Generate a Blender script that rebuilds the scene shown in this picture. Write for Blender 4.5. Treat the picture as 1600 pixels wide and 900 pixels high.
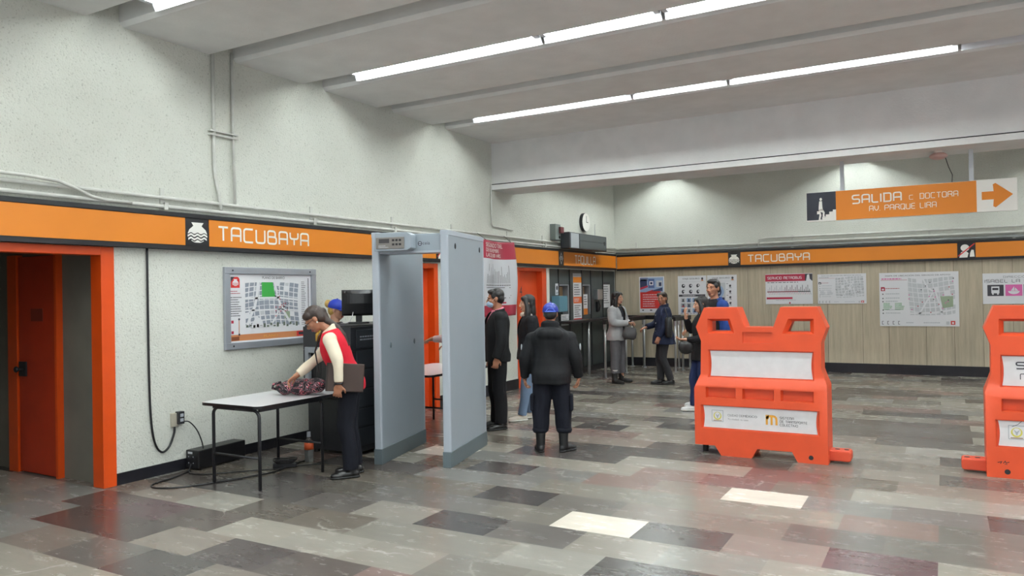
import bpy, bmesh, math, random
import numpy as np
from mathutils import Vector, Matrix, noise
for o in list(bpy.data.objects):
    bpy.data.objects.remove(o)
SC = bpy.context.scene
COL = SC.collection
PI = math.pi
R = math.radians
# ------------------------------------------------------------------ camera, world, exposure
cam_d = bpy.data.cameras.new('camera')
cam_d.sensor_width = 36.0
cam_d.lens = 1184 / 1600 * 36
cam_d.clip_start = 0.05
cam_o = bpy.data.objects.new('camera', cam_d)
COL.objects.link(cam_o)
_y, _p, _r = R(29.62), R(0.39), R(-0.988)
_f = Vector((-math.sin(_y) * math.cos(_p), math.cos(_y) * math.cos(_p), math.sin(_p)))
_rt = Vector((math.cos(_y), math.sin(_y), 0))
_up = _rt.cross(_f)
_r2 = math.cos(_r) * _rt + math.sin(_r) * _up
_u2 = -math.sin(_r) * _rt + math.cos(_r) * _up
cam_o.matrix_world = Matrix(((_r2.x, _u2.x, -_f.x, 0), (_r2.y, _u2.y, -_f.y, 0), (_r2.z, _u2.z, -_f.z, 1.65), (0, 0, 0, 1)))
SC.camera = cam_o
wd = bpy.data.worlds.new('world')
SC.world = wd
wd.use_nodes = True
wd.node_tree.nodes['Background'].inputs[0].default_value = (0.8, 0.85, 0.9, 1)
wd.node_tree.nodes['Background'].inputs[1].default_value = 1.0
TUBE_STRENGTH = 56.0
TUBE_COLOR = (0.93, 1.0, 0.97)
SC.view_settings.view_transform = 'Standard'
SC.view_settings.look = 'None'
SC.view_settings.gamma = 1.0
SC.view_settings.exposure = 0.08
try:
    SC.view_settings.use_curve_mapping = False
    SC.cycles.use_denoising = True
    SC.cycles.max_bounces = 8
    SC.cycles.diffuse_bounces = 5
    SC.cycles.sample_clamp_indirect = 6.0
except Exception:
    pass

# ------------------------------------------------------------------ materials
def lin(c):
    c = c / 255.0
    return c / 12.92 if c <= 0.04045 else ((c + 0.055) / 1.055) ** 2.4

def rgb(r, g, b):
    return (lin(r), lin(g), lin(b), 1.0)

MATS = {}
def mat(name, col, rough=0.5, metal=0.0, bump=0.0, bscale=60.0, mott=0.0, mscale=6.0, emit=0.0, coat=0.0, spec=0.5, sheen=0.0):
    if name in MATS:
        return MATS[name]
    m = bpy.data.materials.new(name)
    m.use_nodes = True
    nt = m.node_tree
    b = nt.nodes['Principled BSDF']
    c = rgb(*col)
    b.inputs['Base Color'].default_value = c
    b.inputs['Roughness'].default_value = rough
    b.inputs['Metallic'].default_value = metal
    b.inputs['Specular IOR Level'].default_value = spec
    b.inputs['Coat Weight'].default_value = coat
    b.inputs['Sheen Weight'].default_value = sheen
    if emit:
        b.inputs['Emission Color'].default_value = c
        b.inputs['Emission Strength'].default_value = emit
    if mott or bump:
        tc = nt.nodes.new('ShaderNodeTexCoord')
        n = nt.nodes.new('ShaderNodeTexNoise')
        n.inputs['Scale'].default_value = mscale
        n.inputs['Detail'].default_value = 5
        nt.links.new(tc.outputs['Object'], n.inputs['Vector'])
        if mott:
            r = nt.nodes.new('ShaderNodeValToRGB')
            r.color_ramp.elements[0].position = 0.3
            r.color_ramp.elements[1].position = 0.7
            r.color_ramp.elements[0].color = (c[0] * (1 - mott), c[1] * (1 - mott), c[2] * (1 - mott), 1)
            r.color_ramp.elements[1].color = (min(1, c[0] * (1 + mott)), min(1, c[1] * (1 + mott)), min(1, c[2] * (1 + mott)), 1)
            nt.links.new(n.outputs['Fac'], r.inputs['Fac'])
            nt.links.new(r.outputs['Color'], b.inputs['Base Color'])
        if bump:
            n2 = nt.nodes.new('ShaderNodeTexNoise')
            n2.inputs['Scale'].default_value = bscale
            n2.inputs['Detail'].default_value = 3
            nt.links.new(tc.outputs['Object'], n2.inputs['Vector'])
            bp = nt.nodes.new('ShaderNodeBump')
            bp.inputs['Strength'].default_value = bump
            bp.inputs['Distance'].default_value = 0.01
            nt.links.new(n2.outputs['Fac'], bp.inputs['Height'])
            nt.links.new(bp.outputs['Normal'], b.inputs['Normal'])
    MATS[name] = m
    return m

def stucco():
    m = bpy.data.materials.new('stucco')
    m.use_nodes = True
    nt = m.node_tree
    b = nt.nodes['Principled BSDF']
    b.inputs['Roughness'].default_value = 0.85
    b.inputs['Specular IOR Level'].default_value = 0.25
    tc = nt.nodes.new('ShaderNodeTexCoord')
    big = nt.nodes.new('ShaderNodeTexNoise'); big.inputs['Scale'].default_value = 0.9; big.inputs['Detail'].default_value = 6
    nt.links.new(tc.outputs['Object'], big.inputs['Vector'])
    r1 = nt.nodes.new('ShaderNodeValToRGB')
    r1.color_ramp.elements[0].position = 0.25; r1.color_ramp.elements[1].position = 0.7
    r1.color_ramp.elements[0].color = rgb(206, 207, 198); r1.color_ramp.elements[1].color = rgb(222, 224, 216)
    nt.links.new(big.outputs['Fac'], r1.inputs['Fac'])
    sp = nt.nodes.new('ShaderNodeTexNoise'); sp.inputs['Scale'].default_value = 58; sp.inputs['Detail'].default_value = 3; sp.inputs['Roughness'].default_value = 0.65
    nt.links.new(tc.outputs['Object'], sp.inputs['Vector'])
    r2 = nt.nodes.new('ShaderNodeValToRGB')
    r2.color_ramp.elements[0].position = 0.26; r2.color_ramp.elements[1].position = 0.42
    r2.color_ramp.elements[0].color = (0.62, 0.62, 0.60, 1); r2.color_ramp.elements[1].color = (1, 1, 1, 1)
    nt.links.new(sp.outputs['Fac'], r2.inputs['Fac'])
    mx = nt.nodes.new('ShaderNodeMix'); mx.data_type = 'RGBA'; mx.blend_type = 'MULTIPLY'
    mx.inputs[0].default_value = 1.0
    nt.links.new(r1.outputs['Color'], mx.inputs[6]); nt.links.new(r2.outputs['Color'], mx.inputs[7])
    nt.links.new(mx.outputs[2], b.inputs['Base Color'])
    bp = nt.nodes.new('ShaderNodeBump'); bp.inputs['Strength'].default_value = 0.55; bp.inputs['Distance'].default_value = 0.02
    nt.links.new(sp.outputs['Fac'], bp.inputs['Height']); nt.links.new(bp.outputs['Normal'], b.inputs['Normal'])
    MATS['stucco'] = m
    return m

def floor_mat():
    m = bpy.data.materials.new('marble_tiles')
    m.use_nodes = True
    nt = m.node_tree; L = nt.links.new
    b = nt.nodes['Principled BSDF']
    tc = nt.nodes.new('ShaderNodeTexCoord')
    at = nt.nodes.new('ShaderNodeAttribute'); at.attribute_name = 'tile'
    mp = nt.nodes.new('ShaderNodeMapping'); mp.inputs['Scale'].default_value = (1.0, 3.0, 1)
    L(tc.outputs['Object'], mp.inputs['Vector'])
    v = nt.nodes.new('ShaderNodeTexNoise'); v.inputs['Scale'].default_value = 3.0; v.inputs['Detail'].default_value = 9; v.inputs['Roughness'].default_value = 0.7
    L(mp.outputs['Vector'], v.inputs['Vector'])
    r = nt.nodes.new('ShaderNodeValToRGB')
    r.color_ramp.elements[0].position = 0.3; r.color_ramp.elements[1].position = 0.72
    r.color_ramp.elements[0].color = (0.88, 0.875, 0.87, 1); r.color_ramp.elements[1].color = (1.12, 1.11, 1.10, 1)
    L(v.outputs['Fac'], r.inputs['Fac'])
    mx = nt.nodes.new('ShaderNodeMix'); mx.data_type = 'RGBA'; mx.blend_type = 'MULTIPLY'; mx.inputs[0].default_value = 1
    L(at.outputs['Color'], mx.inputs[6]); L(r.outputs['Color'], mx.inputs[7])
    # white scratches and veins
    w = nt.nodes.new('ShaderNodeTexVoronoi'); w.feature = 'DISTANCE_TO_EDGE'; w.inputs['Scale'].default_value = 1.3
    wn = nt.nodes.new('ShaderNodeTexNoise'); wn.inputs['Scale'].default_value = 2.0; wn.inputs['Detail'].default_value = 4
    L(tc.outputs['Object'], wn.inputs['Vector'])
    wm = nt.nodes.new('ShaderNodeMix'); wm.data_type = 'VECTOR'; wm.inputs[0].default_value = 0.35
    L(tc.outputs['Object'], wm.inputs[4]); L(wn.outputs['Color'], wm.inputs[5])
    L(wm.outputs[1], w.inputs['Vector'])
    wr = nt.nodes.new('ShaderNodeValToRGB')
    wr.color_ramp.elements[0].position = 0.0; wr.color_ramp.elements[1].position = 0.012
    wr.color_ramp.elements[0].color = (1, 1, 1, 1); wr.color_ramp.elements[1].color = (0, 0, 0, 1)
    L(w.outputs['Distance'], wr.inputs['Fac'])
    msk = nt.nodes.new('ShaderNodeTexNoise'); msk.inputs['Scale'].default_value = 1.7; msk.inputs['Detail'].default_value = 2
    L(tc.outputs['Object'], msk.inputs['Vector'])
    mr = nt.nodes.new('ShaderNodeValToRGB'); mr.color_ramp.elements[0].position = 0.56; mr.color_ramp.elements[1].position = 0.70
    L(msk.outputs['Fac'], mr.inputs['Fac'])
    mm = nt.nodes.new('ShaderNodeMath'); mm.operation = 'MULTIPLY'
    L(wr.outputs['Color'], mm.inputs[0]); L(mr.outputs['Color'], mm.inputs[1])
    mf = nt.nodes.new('ShaderNodeMath'); mf.operation = 'MULTIPLY'; mf.inputs[1].default_value = 0.55
    L(mm.outputs[0], mf.inputs[0])
    m2 = nt.nodes.new('ShaderNodeMix'); m2.data_type = 'RGBA'
    L(mf.outputs[0], m2.inputs[0]); L(mx.outputs[2], m2.inputs[6]); m2.inputs[7].default_value = rgb(200, 196, 188)
    L(m2.outputs[2], b.inputs['Base Color'])
    rr = nt.nodes.new('ShaderNodeMapRange'); rr.inputs['To Min'].default_value = 0.21; rr.inputs['To Max'].default_value = 0.32
    L(v.outputs['Fac'], rr.inputs['Value']); L(rr.outputs['Result'], b.inputs['Roughness'])
    b.inputs['Specular IOR Level'].default_value = 0.42
    bp = nt.nodes.new('ShaderNodeBump'); bp.inputs['Strength'].default_value = 0.05; bp.inputs['Distance'].default_value = 0.01
    wv = nt.nodes.new('ShaderNodeTexNoise'); wv.inputs['Scale'].default_value = 9
    L(tc.outputs['Object'], wv.inputs['Vector']); L(wv.outputs['Fac'], bp.inputs['Height']); L(bp.outputs['Normal'], b.inputs['Normal'])
    return m

def travertine():
    m = bpy.data.materials.new('travertine')
    m.use_nodes = True
    nt = m.node_tree; L = nt.links.new
    b = nt.nodes['Principled BSDF']; b.inputs['Roughness'].default_value = 0.45
    tc = nt.nodes.new('ShaderNodeTexCoord')
    at = nt.nodes.new('ShaderNodeAttribute'); at.attribute_name = 'tile'
    mp = nt.nodes.new('ShaderNodeMapping'); mp.inputs['Scale'].default_value = (12, 12, 0.7)
    L(tc.outputs['Object'], mp.inputs['Vector'])
    v = nt.nodes.new('ShaderNodeTexNoise'); v.inputs['Scale'].default_value = 1.6; v.inputs['Detail'].default_value = 8; v.inputs['Roughness'].default_value = 0.7
    L(mp.outputs['Vector'], v.inputs['Vector'])
    r = nt.nodes.new('ShaderNodeValToRGB')
    r.color_ramp.elements[0].position = 0.3; r.color_ramp.elements[1].position = 0.7
    r.color_ramp.elements[0].color = (0.74, 0.73, 0.72, 1); r.color_ramp.elements[1].color = (1.1, 1.1, 1.1, 1)
    L(v.outputs['Fac'], r.inputs['Fac'])
    mx = nt.nodes.new('ShaderNodeMix'); mx.data_type = 'RGBA'; mx.blend_type = 'MULTIPLY'; mx.inputs[0].default_value = 1
    L(at.outputs['Color'], mx.inputs[6]); L(r.outputs['Color'], mx.inputs[7])
    L(mx.outputs[2], b.inputs['Base Color'])
    return m

def pattern_mat(name, cols, scale, rough=0.8, dist=0.0):
    m = bpy.data.materials.new(name)
    m.use_nodes = True
    nt = m.node_tree; L = nt.links.new
    b = nt.nodes['Principled BSDF']; b.inputs['Roughness'].default_value = rough
    tc = nt.nodes.new('ShaderNodeTexCoord')
    v = nt.nodes.new('ShaderNodeTexNoise'); v.inputs['Scale'].default_value = scale; v.inputs['Detail'].default_value = 2
    v.inputs['Distortion'].default_value = dist
    L(tc.outputs['Object'], v.inputs['Vector'])
    r = nt.nodes.new('ShaderNodeValToRGB'); r.color_ramp.interpolation = 'CONSTANT'
    el = r.color_ramp.elements
    while len(el) < len(cols):
        el.new(0.5)
    for e, (p, c) in zip(el, cols):
        e.position = p; e.color = rgb(*c)
    L(v.outputs['Fac'], r.inputs['Fac']); L(r.outputs['Color'], b.inputs['Base Color'])
    MATS[name] = m
    return m

def stripe_mat(name, c1, c2, scale, axis='Z'):
    m = bpy.data.materials.new(name)
    m.use_nodes = True
    nt = m.node_tree; L = nt.links.new
    b = nt.nodes['Principled BSDF']; b.inputs['Roughness'].default_value = 0.8
    tc = nt.nodes.new('ShaderNodeTexCoord')
    w = nt.nodes.new('ShaderNodeTexWave'); w.bands_direction = axis; w.inputs['Scale'].default_value = scale
    L(tc.outputs['Object'], w.inputs['Vector'])
    r = nt.nodes.new('ShaderNodeValToRGB')
    r.color_ramp.elements[0].color = rgb(*c1); r.color_ramp.elements[1].color = rgb(*c2)
    L(w.outputs['Fac'], r.inputs['Fac']); L(r.outputs['Color'], b.inputs['Base Color'])
    MATS[name] = m
    return m

M_STUCCO = stucco()
M_PAINT = mat('painted_concrete', (228, 228, 228), 0.8, bump=0.25, bscale=40, mott=0.05, mscale=3, spec=0.2)
M_BLACK = mat('black_paint', (22, 22, 26), 0.4, mott=0.2)
M_BASE = mat('black_skirting', (25, 25, 31), 0.35, mott=0.25, mscale=9)
M_ORANGE = mat('orange_sign_panel', (212, 124, 28), 0.45, mott=0.03, mscale=2)
M_JAMB = mat('orange_enamel', (206, 72, 14), 0.35, mott=0.05)
M_DOOR = mat('red_orange_door', (170, 48, 18), 0.45, mott=0.12, mscale=4)
M_DOOR2 = mat('bright_orange_door', (210, 74, 30), 0.4, mott=0.04)
M_WHITE = mat('white_letter', (236, 234, 228), 0.5)
M_PAPER = mat('poster_paper', (226, 226, 230), 0.45)
M_GREY = mat('poster_grey', (168, 172, 180), 0.5)
M_LGREY = mat('poster_light_grey', (196, 198, 202), 0.5)
M_INK = mat('poster_ink', (60, 58, 66), 0.5)
M_RED = mat('poster_red', (200, 48, 44), 0.5)
M_CRIM = mat('poster_crimson', (170, 40, 66), 0.5)
M_PINK = mat('poster_pink', (216, 104, 168), 0.5)
M_GREEN = mat('map_green', (52, 150, 62), 0.5)
M_SAGE = mat('map_sage', (150, 165, 140), 0.5)
M_SKYB = mat('poster_blue_grey', (150, 172, 205), 0.5)
M_NAVYP = mat('poster_navy', (48, 56, 88), 0.5)
M_TAN = mat('poster_tan', (196, 128, 84), 0.5)
M_GOLD = mat('logo_gold', (224, 160, 60), 0.5)
M_ALU = mat('brushed_aluminium', (172, 176, 184), 0.42, metal=0.55, mott=0.05)
M_STEEL = mat('stainless_steel', (190, 192, 194), 0.28, metal=0.9)
M_PIPE = mat('painted_conduit', (206, 206, 200), 0.45, mott=0.1, mscale=8)
M_DARKM = mat('dark_metal', (38, 38, 42), 0.45, metal=0.2)
M_DET = mat('detector_grey', (150, 160, 169), 0.35, mott=0.02, mscale=3)
M_DETL = mat('detector_light_grey', (172, 180, 190), 0.35)
M_KICK = mat('kick_plate_slate', (92, 103, 108), 0.4)
M_XRAY = mat('scanner_black', (33, 35, 40), 0.45, mott=0.1)
M_XRAY2 = mat('scanner_charcoal', (44, 48, 54), 0.5)
M_LAM = mat('white_laminate', (222, 222, 226), 0.25)
M_PLAST = mat('black_plastic', (20, 20, 23), 0.35)
M_RUB = mat('black_rubber', (26, 26, 27), 0.6)
M_BARR = mat('orange_plastic', (212, 77, 40), 0.42, mott=0.06, mscale=5, bump=0.05, bscale=30)
M_BOOTH = mat('booth_grey_green', (66, 73, 73), 0.45, mott=0.15, mscale=4)
M_BOOTHD = mat('booth_dark', (40, 44, 46), 0.4)
M_WOODW = mat('booth_interior_tan', (150, 124, 92), 0.5, mott=0.2)
M_GLASS = mat('dark_glass', (60, 64, 64), 0.08)
M_BLUEB = mat('dusty_blue_metal', (96, 142, 160), 0.5)
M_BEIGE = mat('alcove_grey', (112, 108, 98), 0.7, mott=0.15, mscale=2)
M_TUBE = mat('lit_tube', (250, 255, 252), 0.5)
_b = M_TUBE.node_tree.nodes['Principled BSDF']
_b.inputs['Emission Color'].default_value = (*TUBE_COLOR, 1)
_b.inputs['Emission Strength'].default_value = TUBE_STRENGTH
M_HOUS = mat('white_fixture', (214, 216, 222), 0.4)

# ------------------------------------------------------------------ mesh helpers
class MB:
    def __init__(s):
        s.v = []; s.f = []; s.m = []; s.mi = 0
    def add(s, vs, fs, mi=None):
        n = len(s.v)
        s.v.extend([tuple(float(c) for c in p) for p in vs])
        for f in fs:
            s.f.append([i + n for i in f]); s.m.append(s.mi if mi is None else mi)
        return s
    def box(s, x0, x1, y0, y1, z0, z1, mi=None):
        vs = [(x, y, z) for z in (z0, z1) for y in (y0, y1) for x in (x0, x1)]
        return s.add(vs, [(0, 2, 3, 1), (4, 5, 7, 6), (0, 1, 5, 4), (2, 6, 7, 3), (0, 4, 6, 2), (1, 3, 7, 5)], mi)
    def obox(s, c, sz, rot=None, mi=None):
        hx, hy, hz = sz[0] / 2, sz[1] / 2, sz[2] / 2
        vs = [Vector((x, y, z)) for z in (-hz, hz) for y in (-hy, hy) for x in (-hx, hx)]
        if rot is not None:
            vs = [rot @ p for p in vs]
        vs = [p + Vector(c) for p in vs]
        return s.add(vs, [(0, 2, 3, 1), (4, 5, 7, 6), (0, 1, 5, 4), (2, 6, 7, 3), (0, 4, 6, 2), (1, 3, 7, 5)], mi)
    def loft(s, rings, caps=True, mi=None, closed=False):
        n = len(rings[0]); vs = [p for r in rings for p in r]; fs = []
        K = len(rings)
        for i in range(K - 1 + (1 if closed else 0)):
            a = i * n; b = ((i + 1) % K) * n
            for j in range(n):
                k = (j + 1) % n
                fs.append((a + j, a + k, b + k, b + j))
        if caps and not closed:
            fs.append(tuple(range(n - 1, -1, -1))); fs.append(tuple((K - 1) * n + j for j in range(n)))
        return s.add(vs, fs, mi)
    def tube(s, pts, rad, seg=10, mi=None, caps=True):
        pts = [Vector(p) for p in pts]
        if not hasattr(rad, '__len__'):
            rad = [rad] * len(pts)
        T = []
        for i in range(len(pts)):
            a = pts[max(0, i - 1)]; b = pts[min(len(pts) - 1, i + 1)]
            d = (b - a); T.append(d.normalized() if d.length > 1e-9 else Vector((0, 0, 1)))
        u = T[0].orthogonal().normalized(); rings = []
        for i, p in enumerate(pts):
            u = (u - T[i] * u.dot(T[i]))
            u = u.normalized() if u.length > 1e-6 else T[i].orthogonal().normalized()
            w = T[i].cross(u)
            rings.append([p + (u * math.cos(2 * PI * j / seg) + w * math.sin(2 * PI * j / seg)) * rad[i] for j in range(seg)])
        return s.loft(rings, caps, mi)
    def cap(s, p0, r0, p1, r1, seg=12, mi=None):      # round-ended tapered capsule
        p0 = Vector(p0); p1 = Vector(p1); d = (p1 - p0)
        d = d.normalized() if d.length > 1e-9 else Vector((0, 0, 1))
        pts = []; rr = []
        for a in (-85, -60, -30, 0):
            pts.append(p0 + d * r0 * math.sin(R(a))); rr.append(r0 * math.cos(R(a)))
        for a in (0, 30, 60, 85):
            pts.append(p1 + d * r1 * math.sin(R(a))); rr.append(r1 * math.cos(R(a)))
        return s.tube(pts, rr, seg, mi)
    def ell(s, c, r, rot=None, seg=16, rg=10, mi=None):
        rings = []
        for i in range(1, rg):
            a = -PI / 2 + PI * i / rg
            rings.append([Vector((r[0] * math.cos(a) * math.cos(2 * PI * j / seg), r[1] * math.cos(a) * math.sin(2 * PI * j / seg), r[2] * math.sin(a))) for j in range(seg)])
        n = len(rings)
        vs = [p for g in rings for p in g] + [Vector((0, 0, -r[2])), Vector((0, 0, r[2]))]
        fs = []
        for i in range(n - 1):
            for j in range(seg):
                k = (j + 1) % seg
                fs.append((i * seg + j, i * seg + k, (i + 1) * seg + k, (i + 1) * seg + j))
        b = n * seg
        for j in range(seg):
            k = (j + 1) % seg
            fs.append((b, k, j)); fs.append((b + 1, (n - 1) * seg + j, (n - 1) * seg + k))
        if rot is not None:
            vs = [rot @ p for p in vs]
        vs = [p + Vector(c) for p in vs]
        return s.add(vs, fs, mi)
    def prism(s, pts, y0, y1, mi=None):               # outline in x,z pushed along y
        n = len(pts)
        vs = [(p[0], y0, p[1]) for p in pts] + [(p[0], y1, p[1]) for p in pts]
        fs = [tuple(range(n)), tuple(range(2 * n - 1, n - 1, -1))]
        for i in range(n):
            k = (i + 1) % n
            fs.append((i, i + n, k + n, k))
        return s.add(vs, fs, mi)
    def mesh(s, name):
        me = bpy.data.meshes.new(name)
        me.from_pydata(s.v, [], s.f)
        bm = bmesh.new(); bm.from_mesh(me)
        bm.faces.ensure_lookup_table()
        for f, mi in zip(bm.faces, s.m):
            f.material_index = mi
        bmesh.ops.recalc_face_normals(bm, faces=bm.faces)
        bm.to_mesh(me); bm.free()
        return me
    def build(s, name, mats, parent=None, smooth=False, bevel=0.0, segs=2, raw=False):
        me = s.mesh(name) if not raw else s.rawmesh(name)
        return link(name, me, mats, parent, smooth, bevel, segs)
    def rawmesh(s, name):
        me = bpy.data.meshes.new(name); me.from_pydata(s.v, [], s.f)
        for p, mi in zip(me.polygons, s.m):
            p.material_index = mi
        return me

def link(name, me, mats, parent=None, smooth=False, bevel=0.0, segs=2):
    o = bpy.data.objects.new(name, me)
    COL.objects.link(o)
    for m in (mats if isinstance(mats, (list, tuple)) else [mats]):
        me.materials.append(m)
    if parent is not None:
        o.parent = parent
    if smooth:
        me.polygons.foreach_set('use_smooth', [True] * len(me.polygons))
    if bevel:
        md = o.modifiers.new('bevel', 'BEVEL'); md.width = bevel; md.segments = segs; md.limit_method = 'ANGLE'; md.angle_limit = R(40)
    return o

def tag(o, label, cat, group=None):
    o['label'] = label; o['category'] = cat
    if group:
        o['group'] = group
    return o

def thing(name, label, cat, loc=(0, 0, 0), rz=0.0, group=None):
    o = bpy.data.objects.new(name, None)
    o.empty_display_size = 0.1
    COL.objects.link(o)
    o.location = loc; o.rotation_euler = (0, 0, rz)
    return tag(o, label, cat, group)

def struct(o):
    o['kind'] = 'structure'
    return o

def bake(mb_or_ob, mods, name='tmp'):
    if isinstance(mb_or_ob, MB):
        o = bpy.data.objects.new(name, mb_or_ob.mesh(name)); COL.objects.link(o)
    else:
        o = mb_or_ob
    for typ, kw in mods:
        md = o.modifiers.new(typ, typ)
        for k, v in kw.items():
            setattr(md, k, v)
    dg = bpy.context.evaluated_depsgraph_get(); dg.update()
    me = bpy.data.meshes.new_from_object(o.evaluated_get(dg))
    old = o.data
    bpy.data.objects.remove(o)
    if old.users == 0:
        bpy.data.meshes.remove(old)
    return me

def solid(mb, voxel, it=4):
    return bake(mb, [('REMESH', dict(mode='VOXEL', voxel_size=voxel, adaptivity=0.0)), ('SMOOTH', dict(factor=0.5, iterations=it))])

def wrinkle(me, amp, freq, seed=0.0, squash=(1, 1, 1)):
    n = len(me.vertices)
    co = np.zeros(n * 3); me.vertices.foreach_get('co', co); co = co.reshape(-1, 3)
    nm = np.zeros(n * 3); me.vertices.foreach_get('normal', nm); nm = nm.reshape(-1, 3)
    d = np.array([noise.noise(Vector((p[0] * freq * squash[0] + seed, p[1] * freq * squash[1], p[2] * freq * squash[2]))) for p in co])
    me.vertices.foreach_set('co', (co + nm * (d * amp)[:, None]).ravel())
    me.update()

def cutaway(me, pred):
    bm = bmesh.new(); bm.from_mesh(me)
    bmesh.ops.delete(bm, geom=[v for v in bm.verts if pred(v.co)], context='VERTS')
    bm.to_mesh(me); bm.free()

# ------------------------------------------------------------------ flat graphics (signs, posters)
_txt = {}
def text_mesh(t):
    if t not in _txt:
        cu = bpy.data.curves.new('t', 'FONT'); cu.body = t; cu.resolution_u = 3
        o = bpy.data.objects.new('t', cu); COL.objects.link(o)
        dg = bpy.context.evaluated_depsgraph_get(); dg.update()
        me = bpy.data.meshes.new_from_object(o.evaluated_get(dg))
        _txt[t] = ([(v.co.x, v.co.y) for v in me.vertices], [tuple(p.vertices) for p in me.polygons])
        bpy.data.objects.remove(o); bpy.data.meshes.remove(me); bpy.data.curves.remove(cu)
    return _txt[t]

GL = {
 'A': (4, [[(0, 0), (0, 6), (4, 6), (4, 0)], [(0, 2.6), (4, 2.6)]]),
 'B': (4, [[(0, 3.2), (0, 6), (3.5, 6), (3.5, 3.2)], [(0, 3.2), (4, 3.2), (4, 0), (0, 0), (0, 3.2)]]),
 'C': (4, [[(4, 6), (0, 6), (0, 0), (4, 0)]]),
 'D': (4, [[(-.2, 6), (4, 6), (4, 0), (-.2, 0)], [(.25, 0), (.25, 6)]]),
 'E': (3.6, [[(3.6, 6), (0, 6), (0, 0), (3.6, 0)], [(0, 3), (3.2, 3)]]),
 'I': (0, [[(0, 0), (0, 6)]]),
 'L': (3.4, [[(0, 6), (0, 0), (3.4, 0)]]),
 'M': (5, [[(0, 0), (0, 6), (5, 6), (5, 0)], [(2.5, 6), (2.5, 0)]]),
 'N': (4, [[(0, 0), (0, 6), (4, 6), (4, 0)]]),
 'O': (4, [[(0, 3), (0, 6), (4, 6), (4, 0), (0, 0), (0, 3)]]),
 'P': (4, [[(0, 0), (0, 6), (4, 6), (4, 2.7), (0, 2.7)]]),
 'Q': (4, [[(0, 3), (0, 6), (4, 6), (4, 0), (0, 0), (0, 3)], [(2.6, 1.4), (4.2, -0.8)]]),
 'R': (4, [[(0, 0), (0, 6), (4, 6), (4, 3), (0, 3)], [(2.4, 3), (4, 1.6), (4, 0)]]),
 'S': (4, [[(4, 6), (0, 6), (0, 3.1), (4, 3.1), (4, 0), (0, 0)]]),
 'T': (4, [[(0, 6), (4, 6)], [(2, 6), (2, 0)]]),
 'U': (4, [[(0, 6), (0, 0), (4, 0), (4, 6)]]),
 'V': (4, [[(0, 6), (0, 2.4), (2, 0), (4, 2.4), (4, 6)]]),
 'Y': (4, [[(0, 6), (0, 3), (4, 3), (4, 6)], [(2, 3), (2, 0)]]),
 '.': (0, [[(0, 0), (0, 0.6)]]),
 ' ': (2.2, []),
}
def rounded(pl, r):
    out = [Vector(pl[0])]
    for i in range(1, len(pl) - 1):
        a, b, c = Vector(pl[i - 1]), Vector(pl[i]), Vector(pl[i + 1])
        d1 = a - b; d2 = c - b
        k = min(r, d1.length * 0.48, d2.length * 0.48)
        p = b + d1.normalized() * k; q = b + d2.normalized() * k
        for t in (0, 0.33, 0.67, 1):
            out.append(p * (1 - t) ** 2 + b * 2 * t * (1 - t) + q * t * t)
    out.append(Vector(pl[-1]))
    return out

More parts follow.
